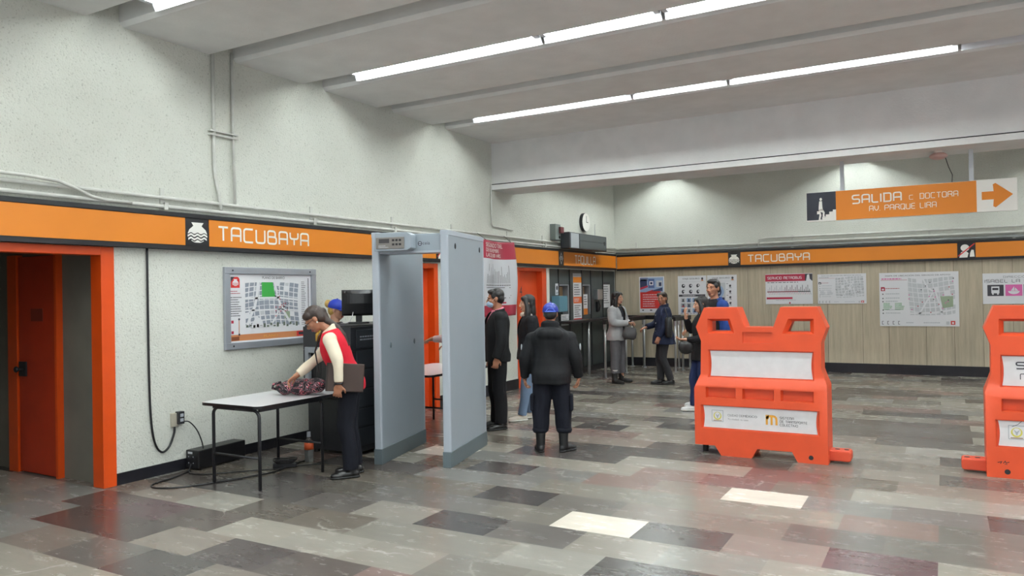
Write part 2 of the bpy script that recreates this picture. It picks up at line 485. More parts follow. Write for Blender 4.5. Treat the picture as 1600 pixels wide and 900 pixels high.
class Flat:
    """flat print: shapes in u (across) and v (up) on a plane facing -Y, one mesh, several inks"""
    LAYER = 0.0007
    def __init__(s):
        s.mb = MB(); s.mats = []
    def mi(s, m):
        if m not in s.mats:
            s.mats.append(m)
        return s.mats.index(m)
    def poly(s, pts, m, layer=1):
        y = -s.LAYER * layer
        s.mb.add([(p[0], y, p[1]) for p in pts], [tuple(range(len(pts)))], s.mi(m))
    def rect(s, u0, v0, u1, v1, m, layer=1):
        s.poly([(u0, v0), (u1, v0), (u1, v1), (u0, v1)], m, layer)
    def disc(s, u, v, ru, rv, m, layer=1, n=20, a0=0, a1=360):
        pts = [(u + ru * math.cos(R(a0 + (a1 - a0) * i / n)), v + rv * math.sin(R(a0 + (a1 - a0) * i / n))) for i in range(n if a1 - a0 == 360 else n + 1)]
        s.poly(pts, m, layer)
    def line(s, pts, w, m, layer=1):
        pts = [Vector(p) for p in pts]; y = -s.LAYER * layer
        L = []; Rr = []
        for i, p in enumerate(pts):
            if i == 0: d = (pts[1] - p).normalized(); n = Vector((-d.y, d.x)); k = 1
            elif i == len(pts) - 1: d = (p - pts[i - 1]).normalized(); n = Vector((-d.y, d.x)); k = 1
            else:
                d1 = (p - pts[i - 1]).normalized(); d2 = (pts[i + 1] - p).normalized()
                n1 = Vector((-d1.y, d1.x)); n2 = Vector((-d2.y, d2.x)); n = (n1 + n2)
                n = n.normalized() if n.length > 1e-6 else n1
                k = min(2.0, 1 / max(0.4, n.dot(n1)))
            L.append(p + n * (w / 2 * k)); Rr.append(p - n * (w / 2 * k))
        vs = [(q.x, y, q.y) for q in L + Rr]; n = len(pts)
        s.mb.add(vs, [(i, i + n, i + n + 1, i + 1) for i in range(n - 1)], s.mi(m))
    def text(s, t, u0, v0, w, h, m, layer=2):
        vs, fs = text_mesh(t)
        if not vs: return
        xs = [p[0] for p in vs]; ys = [p[1] for p in vs]
        ax, ay = min(xs), min(ys); sx = w / (max(xs) - ax); sy = h / max(1e-6, max(ys) - ay)
        y = -s.LAYER * layer
        s.mb.add([(u0 + (p[0] - ax) * sx, y, v0 + (p[1] - ay) * sy) for p in vs], fs, s.mi(m))
    def metro(s, t, u0, v0, w, h, m, layer=2, wt=0.9, gap=1.5):
        tot = 0; items = []
        for i, ch in enumerate(t):
            acc = ch in 'ÁÉÍÓÚ'
            b = {'Á': 'A', 'É': 'E', 'Í': 'I', 'Ó': 'O', 'Ú': 'U'}.get(ch, ch)
            gw, st = GL[b]
            items.append((tot, gw, st, acc)); tot += gw + gap
        tot -= gap; sx = w / (tot + wt); sy = h / (6 + wt)
        for off, gw, st, acc in items:
            for pl in st:
                q = [(p[0] + off + wt / 2, p[1] + wt / 2) for p in pl]
                q = [(u0 + p.x * sx, v0 + p.y * sy) for p in rounded(q, 1.1)] if len(q) > 2 else [(u0 + p[0] * sx, v0 + p[1] * sy) for p in q]
                s.line(q, wt * min(sx, sy), m, layer)
            if acc:
                c = off + gw / 2 + wt / 2
                s.line([(u0 + (c - .3) * sx, v0 + 7.4 * sy), (u0 + (c + .9) * sx, v0 + 8.6 * sy)], wt * min(sx, sy), m, layer)
    def smallprint(s, u0, v0, u1, rows, dv, h, m, layer=2, seed=0):
        rd = random.Random(seed)
        for i in range(rows):
            u = u0; v = v0 - i * dv
            end = u0 + (u1 - u0) * rd.uniform(0.6, 1)
            while u < end:
                w = rd.uniform(0.02, 0.06) * (u1 - u0) * 2
                s.rect(u, v, min(end, u + w), v + h, m, layer); u += w + 0.012 * (u1 - u0) * 2
    def build(s, name, parent=None, loc=(0, 0, 0)):
        o = s.mb.build(name, s.mats or [M_INK], parent, raw=True)
        o.location = loc
        return o

# ================================================================== SETTING
XW, YB, ZC = -6.42, 16.0, 4.12
XR, YF = 9.0, -5.0
# floor: marble tiles 0.6 x 0.4 in running bond, each tile a face with its own stone colour
def build_floor():
    rd = random.Random(11)
    pal = [(124, 120, 112), (134, 130, 121), (112, 108, 101), (98, 94, 90), (142, 137, 128), (82, 78, 76), (118, 111, 104), (128, 118, 110), (106, 100, 92), (90, 84, 80), (120, 118, 114), (132, 127, 119)]
    special = {}
    def sp(x, y, c):
        k = math.floor((y - 4.785) / 0.4); off = -2.455 if k % 2 == 0 else -2.455 + 0.3
        special[(k, math.floor((x - off) / 0.6))] = c
    for x, y, c in TILES:
        sp(x, y, c)
    vs = []; fs = []; cols = []
    k0 = math.floor((YF - 4.785) / 0.4); k1 = math.ceil((YB - 4.785) / 0.4)
    for k in range(k0, k1 + 1):
        ya = max(YF, 4.785 + 0.4 * k); yb = min(YB, 4.785 + 0.4 * (k + 1))
        if yb <= ya: continue
        off = -2.455 if k % 2 == 0 else -2.155
        i0 = math.floor((-9.0 - off) / 0.6); i1 = math.ceil((XR - off) / 0.6)
        prev = None
        for i in range(i0, i1):
            xa = max(-9.0, off + 0.6 * i); xb = min(XR, off + 0.6 * (i + 1))
            if xb <= xa: continue
            c = special.get((k, i))
            if c is None:
                c = prev if (prev and rd.random() < 0.25) else rd.choice(pal)
                if rd.random() < 0.04: c = (120, 104, 98)
            prev = None if (k, i) in special else c
            c = tuple(w + (q - w) * 1.15 for q, w in zip(c, (116, 112, 106)))
            n = len(vs)
            vs += [(xa, ya, 0), (xb, ya, 0), (xb, yb, 0), (xa, yb, 0)]
            fs.append((n, n + 1, n + 2, n + 3))
            j = rd.uniform(0.94, 1.06)
            cols += [tuple(x * j for x in rgb(*c)[:3]) + (1.0,)] * 4
    me = bpy.data.meshes.new('floor')
    me.from_pydata(vs, [], fs)
    a = me.color_attributes.new('tile', 'FLOAT_COLOR', 'CORNER')
    a.data.foreach_set('color', [q for c in cols for q in c])
    return struct(link('floor', me, floor_mat()))
WHT = (206, 199, 188); DRK = (76, 73, 71); RED = (110, 92, 89); MID = (104, 100, 95); LGT = (140, 136, 128); PLM = (92, 74, 76)
TILES = [(-2.2, 5.0, WHT), (-1.2, 6.2, WHT), (-4.45, 6.6, WHT), (-2.9, 5.4, DRK), (-2.3, 5.4, MID), (-3.25, 4.6, DRK), (-3.3, 5.0, MID), (-3.9, 5.0, MID),
         (-4.5, 5.0, (96, 92, 86)), (-1.7, 6.6, RED), (-1.0, 7.0, RED), (-1.1, 7.05, RED), (-0.4, 5.0, PLM), (-0.3, 5.4, MID), (-0.9, 5.0, (128, 118, 112)), (-3.8, 3.9, LGT), (-4.6, 3.9, (88, 80, 76)),
         (-2.4, 4.2, (134, 131, 124)), (-1.6, 4.2, DRK), (-1.5, 4.6, (128, 126, 120)), (-4.7, 4.3, (92, 86, 80)), (-5.3, 3.7, PLM), (-5.9, 3.7, (88, 74, 70)), (-6.2, 4.0, (110, 98, 90)), (-5.2, 4.3, LGT),
         (-3.2, 7.4, DRK), (-2.6, 7.4, DRK), (-3.4, 8.6, DRK), (-2.7, 9.0, DRK), (-2.3, 9.8, (88, 85, 82)), (-2.0, 7.0, LGT), (-2.6, 7.0, LGT), (0.2, 5.8, MID), (0.3, 5.4, (110, 104, 99)), (-0.2, 6.2, (112, 106, 103)), (-0.2, 6.6, LGT), (0.4, 6.7, (138, 133, 126)),
         (-6.0, 3.3, (84, 70, 66)), (-5.4, 3.3, (78, 70, 68)), (-4.8, 3.3, (126, 118, 110)), (-4.2, 3.3, (84, 78, 76)), (-0.55, 4.65, LGT), (-0.1, 8.6, (150, 147, 140)), (-0.1, 8.2, LGT), (0.8, 8.2, MID)]
build_floor()

def shell(name, boxes, m, parent=None):
    mb = MB()
    for b in boxes:
        mb.box(*b)
    return struct(mb.build(name, m, parent))

# left wall with its openings (alcove, service door, office door, ticket office)
ZH = 2.10
shell('wall_left', [(-6.62, XW, YF, 2.3, 0, ZH), (-6.62, XW, 4.08, 8.18, 0, ZH), (-6.62, XW, 9.08, 11.45, 0, ZH), (-6.62, XW, 12.62, 12.72, 0, ZH), (-6.62, XW, YF, YB + 0.2, ZH, 4.9)], M_STUCCO)
shell('wall_back', [(-6.62, XR + .2, YB, YB + 0.2, 0, 4.9)], M_STUCCO)
shell('wall_right', [(XR, XR + 0.2, 10.6, YB, 0, 4.9)], M_STUCCO)
# hall ceiling: flat soffits with narrow light grooves running across the hall
GROOVES = [(-2.53, -2.23), (-1.27, -0.96), (0.02, 0.33), (1.30, 1.61), (2.60, 2.90), (3.89, 4.20), (5.16, 5.46), (6.45, 6.78), (7.79, 8.09), (9.02, 9.35)]
pr = [(YF, ZC)]
for a, b in GROOVES:
    pr += [(a, ZC), (a, 4.50), (b, 4.50), (b, ZC + 0.035), (b + 0.04, ZC)]
pr += [(10.68, ZC), (10.68, 4.85), (YF, 4.85)]
mb = MB()
n = len(pr)
mb.add([(XW, p[0], p[1]) for p in pr] + [(XR, p[0], p[1]) for p in pr], [tuple(range(n)), tuple(range(2 * n - 1, n - 1, -1))] + [(i, (i + 1) % n, (i + 1) % n + n, i + n) for i in range(n)])
struct(mb.build('ceiling', M_PAINT))
# downstand beam and the lower ceiling zone beyond it
mb = MB()
mb.box(XW, XR, 10.68, 11.39, 3.44, 4.85)
mb.box(XW, XR, 10.655, 11.39, 3.35, 3.43)
struct(mb.build('ceiling_beam', M_PAINT))
GX = [(-5.25, -4.95), (-4.02, -3.72), (-2.78, -2.48), (-1.55, -1.25), (-0.32, -0.02), (0.92, 1.22), (2.15, 2.45), (3.4, 3.7), (4.6, 4.9), (5.8, 6.1), (7.1, 7.4)]
ZB = 4.06
pr = [(XW, ZB)]
for a, b in GX:
    pr += [(a, ZB), (a, 4.42), (b, 4.42), (b, ZB)]
pr += [(XR, ZB), (XR, 4.85), (XW, 4.85)]
mb = MB(); n = len(pr)
mb.add([(p[0], 11.39, p[1]) for p in pr] + [(p[0], YB, p[1]) for p in pr], [tuple(range(n)), tuple(range(2 * n - 1, n - 1, -1))] + [(i, (i + 1) % n, (i + 1) % n + n, i + n) for i in range(n)])
struct(mb.build('ceiling_lower', M_PAINT))

# skirtings
shell('baseboard_left', [(XW, XW + 0.015, 4.112, 8.18, 0, 0.105), (XW, XW + 0.015, 9.08, 11.45, 0, 0.17)], M_BASE)
shell('baseboard_back', [(XW, XR, YB - 0.035, YB, 0, 0.185)], M_BASE)
# travertine cladding of the back wall, upright slabs
mb = MB(); rd = random.Random(4); x = -6.40; cols = []
while x < XR:
    w = rd.choice([0.62, 0.62, 0.45, 0.3])
    mb.box(x + 0.003, min(XR, x + w) - 0.003, YB - 0.022, YB, 0.185, 2.15)
    t = rd.uniform(0.92, 1.07)
    cols += [tuple(q * t for q in rgb(190, 178, 156)[:3]) + (1.0,)] * 24
    x += w
me = mb.mesh('wall_back_cladding')
a = me.color_attributes.new('tile', 'FLOAT_COLOR', 'CORNER')
a.data.foreach_set('color', [q for c in cols for q in c])
struct(link('wall_back_cladding', me, travertine()))
shell('trim_1', [(-6.42, XR, YB - 0.01, YB - 0.001, 0.185, 2.15)], mat('stone_joint', (92, 82, 66), 0.7))

# alcove with orange door frame (left)
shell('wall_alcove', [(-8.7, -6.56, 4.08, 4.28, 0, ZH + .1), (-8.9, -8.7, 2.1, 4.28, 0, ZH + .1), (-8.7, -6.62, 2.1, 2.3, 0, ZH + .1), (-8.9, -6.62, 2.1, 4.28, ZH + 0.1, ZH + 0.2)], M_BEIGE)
mb = MB(); mb.box(-6.56, -6.405, 3.99, 4.112, 0, 2.12); mb.box(-6.56, -6.405, 2.3, 3.99, 2.045, 2.12); mb.box(-6.56, -6.405, 2.2, 2.3, 0, 2.12)
struct(mb.build('door_frame_1', M_JAMB, bevel=0.004))
d = struct(MB().box(-7.82, -7.2, 4.035, 4.085, 0.01, 2.08).build('door_1', M_DOOR, bevel=0.004))
MB().box(-7.99, -7.83, 4.02, 4.082, 0, 2.1).box(-7.19, -7.155, 4.02, 4.082, 0, 2.1).build('frame', M_JAMB, d)
mb = MB(); mb.box(-7.80, -7.68, 4.02, 4.035, 0.93, 1.07); mb.tube([(-7.74, 4.025, 1.0), (-7.74, 3.97, 1.0)], 0.012); mb.ell((-7.74, 3.965, 1.0), (0.03, 0.02, 0.03))
mb.build('door_knob', M_DARKM, d)
MB().obox((-7.5, 4.033, 1.52), (0.2, 0.004, 0.12)).build('notice_plate', mat('dull_maroon', (120, 40, 24), 0.6), d)

# service door behind the walk-through detector
d = struct(MB().box(-6.56, -6.52, 8.24, 9.0, 0.01, 2.05).build('door_2', M_DOOR2, bevel=0.004))
MB().box(-6.60, -6.40, 8.18, 8.26, 0, 2.1).box(-6.60, -6.40, 8.98, 9.08, 0, 2.1).box(-6.60, -6.40, 8.26, 8.98, 2.03, 2.1).build('frame', M_JAMB, d, bevel=0.004)
MB().tube([(-6.52, 8.34, 1.0), (-6.47, 8.34, 1.0), (-6.47, 8.45, 1.0)], 0.011).build('handle', M_STEEL, d)
# office door with the number
d = struct(MB().box(-6.56, -6.51, 11.5, 12.38, 0.01, 2.06).build('door_3', M_DOOR2, bevel=0.004))
MB().box(-6.60, -6.40, 11.45, 11.52, 0, 2.1).box(-6.60, -6.40, 12.38, 12.55, 0, 2.1).box(-6.60, -6.40, 11.52, 12.38, 2.04, 2.1).build('frame', M_DOOR2, d, bevel=0.004)
f = Flat(); f.text('4', 0, 0, 0.09, 0.17, M_INK)
o = f.build('door_number', d); o.rotation_euler = (0, 0, PI / 2); o.location = (-6.509, 11.72, 1.6)
MB().tube([(-6.51, 12.28, 1.0), (-6.46, 12.28, 1.0), (-6.46, 12.17, 1.0)], 0.011).build('handle', M_STEEL, d)
shell('trim_2', [(-6.6, -6.395, 12.56, 12.64, 0, 2.1)], M_WHITE)

# ticket office front: dark panels with two ticket windows
W1, W2 = (13.12, 13.58), (14.22, 14.62)
mb = MB()
for a, b in ((12.72, 13.12), (13.58, 14.22), (14.62, 16.0)):
    mb.box(-6.6, -6.44, a, b, 0, ZH)
for a, b in (W1, W2):
    mb.box(-6.6, -6.44, a, b, 0, 1.18); mb.box(-6.6, -6.44, a, b, 1.80, ZH)
struct(mb.build('wall_ticket_office', M_BOOTH))
shell('trim_3', [(-6.45, -6.425, a, a + 0.03, 0.0, ZH) for a in (13.12, 13.62, 14.2, 14.66, 15.3)], M_BOOTHD)
for i, (a, b) in enumerate((W1, W2)):
    w = struct(MB().box(-6.56, -6.55, a, b, 1.18, 1.80).build('window_%d' % (i + 1), M_GLASS))
    MB().box(-6.56, -6.43, a - 0.0, a + 0.03, 1.18, 1.80).box(-6.56, -6.43, b - 0.035, b, 1.18, 1.80).box(-6.56, -6.43, a, b, 1.78, 1.80).build('frame', M_ALU, w)
    MB().box(-6.548, -6.54, a + 0.05, b - 0.05, 1.30, 1.76).build('blind', M_WOODW, w)

# ================================================================== LIGHT FITTINGS
def fixture(label, x0, x1, y, z, along='x', lit=True, group=None):
    L = x1 - x0
    t = thing('strip_light', label, 'ceiling light', ((x0 + x1) / 2, y, z) if along == 'x' else (y, (x0 + x1) / 2, z), 0 if along == 'x' else PI / 2, group)
    h = L / 2 - 0.015
    w = .132
    mb = MB(); mb.box(-h, h, -0.045, 0.045, 0.125, 0.16)
    pr = [(-w, 0), (-.06, .125), (.06, .125), (w, 0), (w - .004, 0), (.058, .119), (-.058, .119), (-w + .004, 0)]
    n = len(pr); mb.add([(-h, p[0], p[1]) for p in pr] + [(h, p[0], p[1]) for p in pr], [(i, (i + 1) % n, (i + 1) % n + n, i + n) for i in range(n)] + [(0, 1, 6, 7), (1, 2, 5, 6), (2, 3, 4, 5), (8, 9, 14, 15), (9, 10, 13, 14), (10, 11, 12, 13)])
    mb.build('housing', M_HOUS, t)
    for s in (-1, 1):
        MB().tube([(-h + 0.05, s * 0.042, 0.075), (h - 0.05, s * 0.042, 0.075)], 0.019, 10).build('lamp_tube', M_TUBE if lit else M_HOUS, t, smooth=True)
        MB().box(s * (h - 0.025) - 0.025, s * (h - 0.025) + 0.025, -0.066, 0.066, 0.048, 0.118).build('lamp_holder', M_HOUS, t)
    for s in (-1, 1):
        MB().tube([(s * h * 0.8, 0, 0.155), (s * h * 0.8, 0, 0.372 if along == 'x' else 0.305)], 0.006, 6).build('hanger_rod', M_STEEL, t)
    return t
ROWS = [(-1.115, 'row behind the viewpoint', [(-5.9, -3.45), (-3.45, -1.0), (-1.0, 1.45), (1.45, 3.9), (3.9, 6.35), (6.35, 8.8)]),
        (1.455, 'row above the viewpoint', [(-5.9, -3.45), (-3.45, -1.0), (-1.0, 1.45), (1.45, 3.9), (3.9, 6.35), (6.35, 8.8)]),
        (4.045, 'first visible lit groove', [(-5.88, -3.43), (-3.43, -0.98), (-0.98, 1.47), (1.47, 3.92), (3.92, 6.37)]),
        (6.615, 'second lit groove', [(-5.87, -3.42), (-3.42, -2.18), (-2.18, 0.26), (0.26, 2.7), (2.7, 5.14), (5.14, 7.58)]),
        (9.185, 'groove nearest the beam', [(-5.9, -3.45), (-3.45, -2.22), (-2.22, 0.2), (0.2, 2.64), (2.64, 5.08), (5.08, 7.52)])]
ORD = ['first', 'second', 'third', 'fourth', 'fifth', 'sixth']
for y, nm, segs in ROWS:
    for i, (a, b) in enumerate(segs):
        lit = not (y > 9 and i == 3)
        fixture(('%s strip light from the left wall, ceiling %s' if lit else '%s strip light from the left wall, unlit, ceiling %s') % (ORD[i], nm), a, b, y, 4.13, 'x', lit, 'fluorescent strip lights in the ceiling grooves')
for x, nm in ((-5.1, 'ticket office corner'), (-1.4, 'hanging exit sign'), (2.3, 'right end of the back wall'), (6.0, 'far right of the back wall')):
    for i, (a, b) in enumerate(((11.75, 13.75), (13.75, 15.75))):
        fixture('%s strip light beyond the beam, over the %s' % (ORD[i], nm), a, b, x, 4.075, 'y', True, 'strip lights behind the beam')

# ================================================================== SIGN BANDS
def jug(f, u, v, s, m, bg, layer=3):      # round jug over water waves
    f.poly([(u - .30 * s, v + .42 * s), (u + .30 * s, v + .42 * s), (u + .24 * s, v + .34 * s), (u + .2 * s, v + .28 * s), (u + .40 * s, v + .12 * s), (u + .48 * s, v - .05 * s), (u - .48 * s, v - .05 * s), (u - .40 * s, v + .12 * s), (u - .2 * s, v + .28 * s), (u - .24 * s, v + .34 * s)], m, layer)
    for k, (yy, ww) in enumerate(((-.08, .48), (-.22, .45), (-.35, .30))):
        top = []; bot = []
        for i in range(25):
            q = -ww + 2 * ww * i / 24
            wv = .035 * math.cos(q / ww * 3 * PI * ww / .48)
            top.append((u + q * s, v + (yy + .02 + wv) * s)); bot.append((u + q * s, v + (yy - (.07 if k < 2 else .07 * math.cos(q / ww * PI / 2)) + wv * (1 if k < 2 else .2)) * s))
        f.poly(top + bot[::-1], m, layer)
        f.line([(a, b - 0.0) for a, b in [(p[0], p[1] + 0.012 * s) for p in top]], 0.035 * s, bg, layer + 1)

def rtile(f, u0, v0, u1, v1, m, layer=1, r=0.3):     # square tile with one rounded top-right corner
    rr = (u1 - u0) * r
    pts = [(u0, v0), (u1, v0), (u1, v1 - rr)] + [(u1 - rr + rr * math.cos(R(a)), v1 - rr + rr * math.sin(R(a))) for a in (22, 45, 68)] + [(u1 - rr, v1), (u0, v1)]
    f.poly(pts, m, layer)

def forbid(f, u0, v0, u1, v1):         # white hand-and-head pictogram with red bar
    f.rect(u0, v0, u1, v1, M_BLACK, 2); w = u1 - u0; h = v1 - v0
    f.disc(u0 + .42 * w, v0 + .66 * h, .24 * w, .24 * h, M_WHITE, 3)
    f.poly([(u0 + .1 * w, v0), (u0 + .55 * w, v0), (u0 + .62 * w, v0 + .3 * h), (u0 + .42 * w, v0 + .48 * h), (u0 + .2 * w, v0 + .36 * h)], M_WHITE, 3)
    f.poly([(u0 + .68 * w, v0 + .04 * h), (u0 + .95 * w, v0 + .04 * h), (u0 + .9 * w, v0 + .5 * h), (u0 + .78 * w, v0 + .52 * h), (u0 + .7 * w, v0 + .3 * h)], M_WHITE, 3)
    f.line([(u0 + .04 * w, v0 + .1 * h), (u0 + .96 * w, v0 + .95 * h)], .07 * w, M_RED, 4)

def band(name, label, loc, rz, L, z0, z1, segs):
    t = thing(name, label, 'sign', loc, rz)
    MB().box(0, L, -0.07, -0.0, z0 - 0.045, z1 + 0.045).build('backing', M_BLACK, t)
    MB().box(0, L, -0.085, -0.0, z1 + 0.005, z1 + 0.045).build('top_rail', M_BLACK, t)
    MB().box(0, L, -0.085, -0.0, z0 - 0.045, z0 - 0.005).build('bottom_rail', M_BLACK, t)
    for a, b in segs:
        MB().box(a + 0.002, b - 0.002, -0.078, -0.07, z0, z1).build('orange_panel', M_ORANGE, t)
    return t
BZ0, BZ1 = 2.168, 2.432
bt = band('station_name_band', 'long orange and black name band over the left wall map and alcove', (XW, 2.3, 0), PI / 2, 6.97, BZ0, BZ1, [(0, 2.5), (2.77, 6.66)])
f = Flat(); rtile(f, 2.5, BZ0, 2.77, BZ1 - 0.004, M_BLACK, 1, 0.35); jug(f, 2.635, 2.295, 0.235, M_WHITE, M_BLACK)
f.build('jug_emblem', bt, (0, -0.078, 0))
f = Flat(); f.metro('TACUBAYA', 2.87, 2.222, 1.27, 0.158, M_WHITE); f.build('lettering', bt, (0, -0.078, 0))
f = Flat(); forbid(f, 6.68, BZ0, 6.95, BZ1); f.build('pictogram', bt, (0, -0.078, 0))
bt = band('ticket_office_band', 'orange band with thin white lettering over the ticket office front', (XW, 9.27, 0), PI / 2, 6.62, BZ0, BZ1, [(0, 3.70), (3.92, 6.60)])
f = Flat()
f.rect(3.70, BZ0, 3.92, BZ1, M_BLACK, 1)
u, v = 3.81, 2.30
f.poly([(u - .075, v), (u, v - .115), (u + .075, v), (u, v + .115)], M_LGREY, 2); f.poly([(u - .06, v), (u, v - .093), (u + .06, v), (u, v + .093)], M_BLACK, 3)
f.line([(u - .03, v - .03), (u - .03, v + .03), (u + .03, v + .03), (u + .03, v - .03)], .014, M_LGREY, 4); f.line([(u, v + .03), (u, v - .03)], .014, M_LGREY, 4)
f.build('diamond_emblem', bt, (0, -0.078, 0))
f = Flat(); f.metro('TAQUILLA', 4.42, 2.205, 1.04, 0.18, M_WHITE, wt=0.8); f.build('lettering', bt, (0, -0.078, 0))
CZ0, CZ1 = 2.152, 2.415
bt = band('back_wall_band', 'long orange and black name band across the marble back wall', (-6.34, YB, 0), 0, 15.0, CZ0, CZ1, [(0, 2.47), (2.72, 6.58), (6.86, 15.0)])
f = Flat(); rtile(f, 2.47, CZ0, 2.71, CZ1 - .004, M_BLACK, 1, 0.35); jug(f, 2.59, 2.275, 0.225, M_WHITE, M_BLACK); f.build('jug_emblem', bt, (0, -0.078, 0))
f = Flat(); f.metro('TACUBAYA', 2.86, 2.195, 1.21, 0.16, M_WHITE); f.build('lettering', bt, (0, -0.078, 0))
f = Flat(); forbid(f, 6.58, CZ0, 6.86, CZ1); f.build('pictogram', bt, (0, -0.078, 0))

# hanging exit sign
ex = thing('exit_sign', 'orange hanging exit sign with white arrow panel under the beam', 'sign', (-1.61, 11.08, 0))
L, z0, z1 = 2.42, 2.555, 2.955
MB().box(0, L, -0.02, 0.03, z0, z1).build('panel', M_WHITE, ex, bevel=0.004)
f = Flat()
f.rect(0.375, z0 + .004, 1.995, z1 - .004, M_ORANGE, 1); f.rect(0.004, z0 + .02, 0.375, z1 - .004, mat('sign_navy_black', (34, 36, 48), 0.5), 1)
f.build('printed_fields', ex, (0, -0.02, 0))
f = Flat()
for tx, u, v, w, h, wt in (('SALIDA', .57, .205, .60, .125, 1.0), ('C', 1.25, .215, .05, .06, .75), ('DOCTORA', 1.37, .215, .43, .075, .75), ('AV. PARQUE LIRA', .78, .095, .78, .075, .75)):
    f = Flat(); f.metro(tx, u, z0 + v, w, h, M_WHITE, 2, wt); f.build('lettering', ex, (0, -0.02, 0))
f = Flat(); u, v = 2.05, z0 + .2
f.poly([(u, v - .05), (u + .125, v - .05), (u + .118, v - .135), (u + .145, v - .15), (u + .325, v), (u + .145, v + .15), (u + .118, v + .135), (u + .125, v + .05), (u, v + .05)], M_ORANGE, 2)
f.build('arrow', ex, (0, -0.02, 0))
f = Flat(); u = .16; v = z0
f.poly([(.2, v + .02), (.2, v + .055), (.245, v + .055), (.245, v + .09), (.29, v + .09), (.29, v + .125), (.335, v + .125), (.335, v + .15), (.375, v + .15), (.375, v + .02)], M_WHITE, 3)
f.disc(.185, v + .30, .016, .02, M_WHITE, 3); f.poly([(.165, v + .275), (.2, v + .275), (.205, v + .18), (.215, v + .15), (.155, v + .15), (.158, v + .2)], M_WHITE, 3)
f.poly([(.16, v + .155), (.21, v + .165), (.232, v + .12), (.228, v + .07), (.255, v + .062), (.205, v + .055), (.21, v + .115), (.18, v + .13), (.19, v + .08), (.175, v + .03), (.205, v + .022), (.155, v + .02), (.165, v + .09)], M_WHITE, 3)
f.rect(.135, v + .1, .165, v + .14, M_WHITE, 3)
f.build('stair_pictogram', ex, (0, -0.02, 0))
for u in (.455, 1.945):
    MB().box(u - .025, u + .025, -.005, .03, z1, 3.352).build('post', M_STEEL, ex)

sl = thing('emergency_lamp', 'small round pinkish lamp under the beam above the exit sign', 'lamp', (-.02, 11.0, 3.35))
MB().tube([(0, 0, 0), (0, 0, -.03)], [.05, .05], 14).build('base', M_WHITE, sl)
MB().ell((0, 0, -.06), (.105, .105, .045)).build('shade', mat('faded_pink', (206, 170, 164), .4), sl, smooth=True)
tag(MB().tube([(.05, 11.0, 3.29), (.09, 11.04, 3.15), (.13, 11.08, 3.05), (.125, 11.08, 2.955)], .005, 6).build('cable', M_PLAST), 'thin black cable dropping from the round lamp to the exit sign', 'cable')

# ================================================================== WALL POSTERS
def streets(f, u0, v0, u1, v1, nx, ny, m, seed, layer=2, gap=.06, skip=.08, skew=.25):
    rd = random.Random(seed); W = u1 - u0; H = v1 - v0
    def P(i, j):
        a, b = i / nx, j / ny
        return (u0 + W * min(1, max(0, a + skew * .12 * math.sin(3 * b + seed))), v0 + H * min(1, max(0, b + .05 * math.sin(4 * a + seed * 2))))
    for i in range(nx):
        for j in range(ny):
            if rd.random() < skip: continue
            q = [P(i, j), P(i + 1, j), P(i + 1, j + 1), P(i, j + 1)]
            c = (sum(p[0] for p in q) / 4, sum(p[1] for p in q) / 4); g = 1 - rd.uniform(gap, gap * 4)
            f.poly([(c[0] + (p[0] - c[0]) * g, c[1] + (p[1] - c[1]) * g) for p in q], m if rd.random() > .06 else M_LGREY, layer)

def board(name, label, loc, rz, w, h, cat='poster', m=None, t=0.008, group=None):
    o = MB().box(0, w, -t, 0, 0, h).build(name, m or M_PAPER)
    o.location = loc; o.rotation_euler = (0, 0, rz)
    return tag(o, label, cat, group)
YP = YB - 0.023
# framed neighbourhood map on the left wall
mp = thing('framed_map', 'neighbourhood street map in a grey metal frame on the left wall', 'map', (XW, 5.29, 1.115), PI / 2)
MB().box(.0, 1.30, -.035, 0, 0, .07).box(0, 1.30, -.035, 0, .785, .855).box(0, .07, -.035, 0, .07, .785).box(1.23, 1.30, -.035, 0, .07, .785).build('frame', M_ALU, mp, bevel=.004)
MB().box(.07, 1.23, -.012, 0, .07, .785).build('sheet', M_PAPER, mp)
f = Flat()
rtile(f, .09, .64, .205, .755, M_RED, 1); jug(f, .15, .695, .085, M_PAPER, M_RED, 2); f.poly([(.09, .70), (.09, .755), (.14, .755)], M_INK, 2)
f.text('PLANO DE BARRIO', .51, .735, .32, .028, M_INK)
streets(f, .27, .215, 1.05, .70, 11, 9, mat('map_block_grey', (142, 148, 160), .5), 3, 2, .07, .03)
f.poly([(.50, .535), (.69, .535), (.655, .70), (.50, .70)], M_GREEN, 4); f.poly([(.82, .30), (.90, .30), (.90, .375), (.82, .375)], M_SAGE, 4)
for pts, w in (([(.45, .70), (.43, .55), (.40, .44), (.34, .34), (.29, .22)], .035), ([(.68, .70), (.73, .52), (.79, .40), (.93, .215)], .03), ([(.27, .525), (.5, .53), (.75, .53), (1.05, .50)], .022), ([(.60, .215), (.68, .30), (.76, .44)], .026), ([(.27, .40), (.55, .40), (.78, .40), (1.05, .38)], .016)):
    f.line(pts, w, M_PAPER, 5)
f.poly([(.33, .215), (.42, .34), (.50, .29), (.52, .215)], M_PAPER, 6)
rdm = random.Random(5)
for i in range(26):
    f.disc(.77 + rdm.gauss(0, .06), .45 + rdm.gauss(0, .07), .008, .008, rdm.choice([M_CRIM, M_INK, M_INK]), 7, 8)
for i in range(16):
    a = .28 + .047 * i; f.rect(a, .22 + .012 * math.sin(i * 2), a + .03, .245 + .014 * math.sin(i * 3), mat('map_dark_green', (92, 100, 90), .5), 6)
f.smallprint(.085, .60, .22, 2, .022, .008, M_CRIM, 2, 1); f.smallprint(.085, .535, .23, 9, .024, .009, M_INK, 2, 2)
f.line([(.19, .15), (.19, .31)], .009, M_TAN, 2); f.disc(.19, .31, .012, .012, M_INK, 3); f.disc(.19, .15, .012, .012, M_INK, 3)
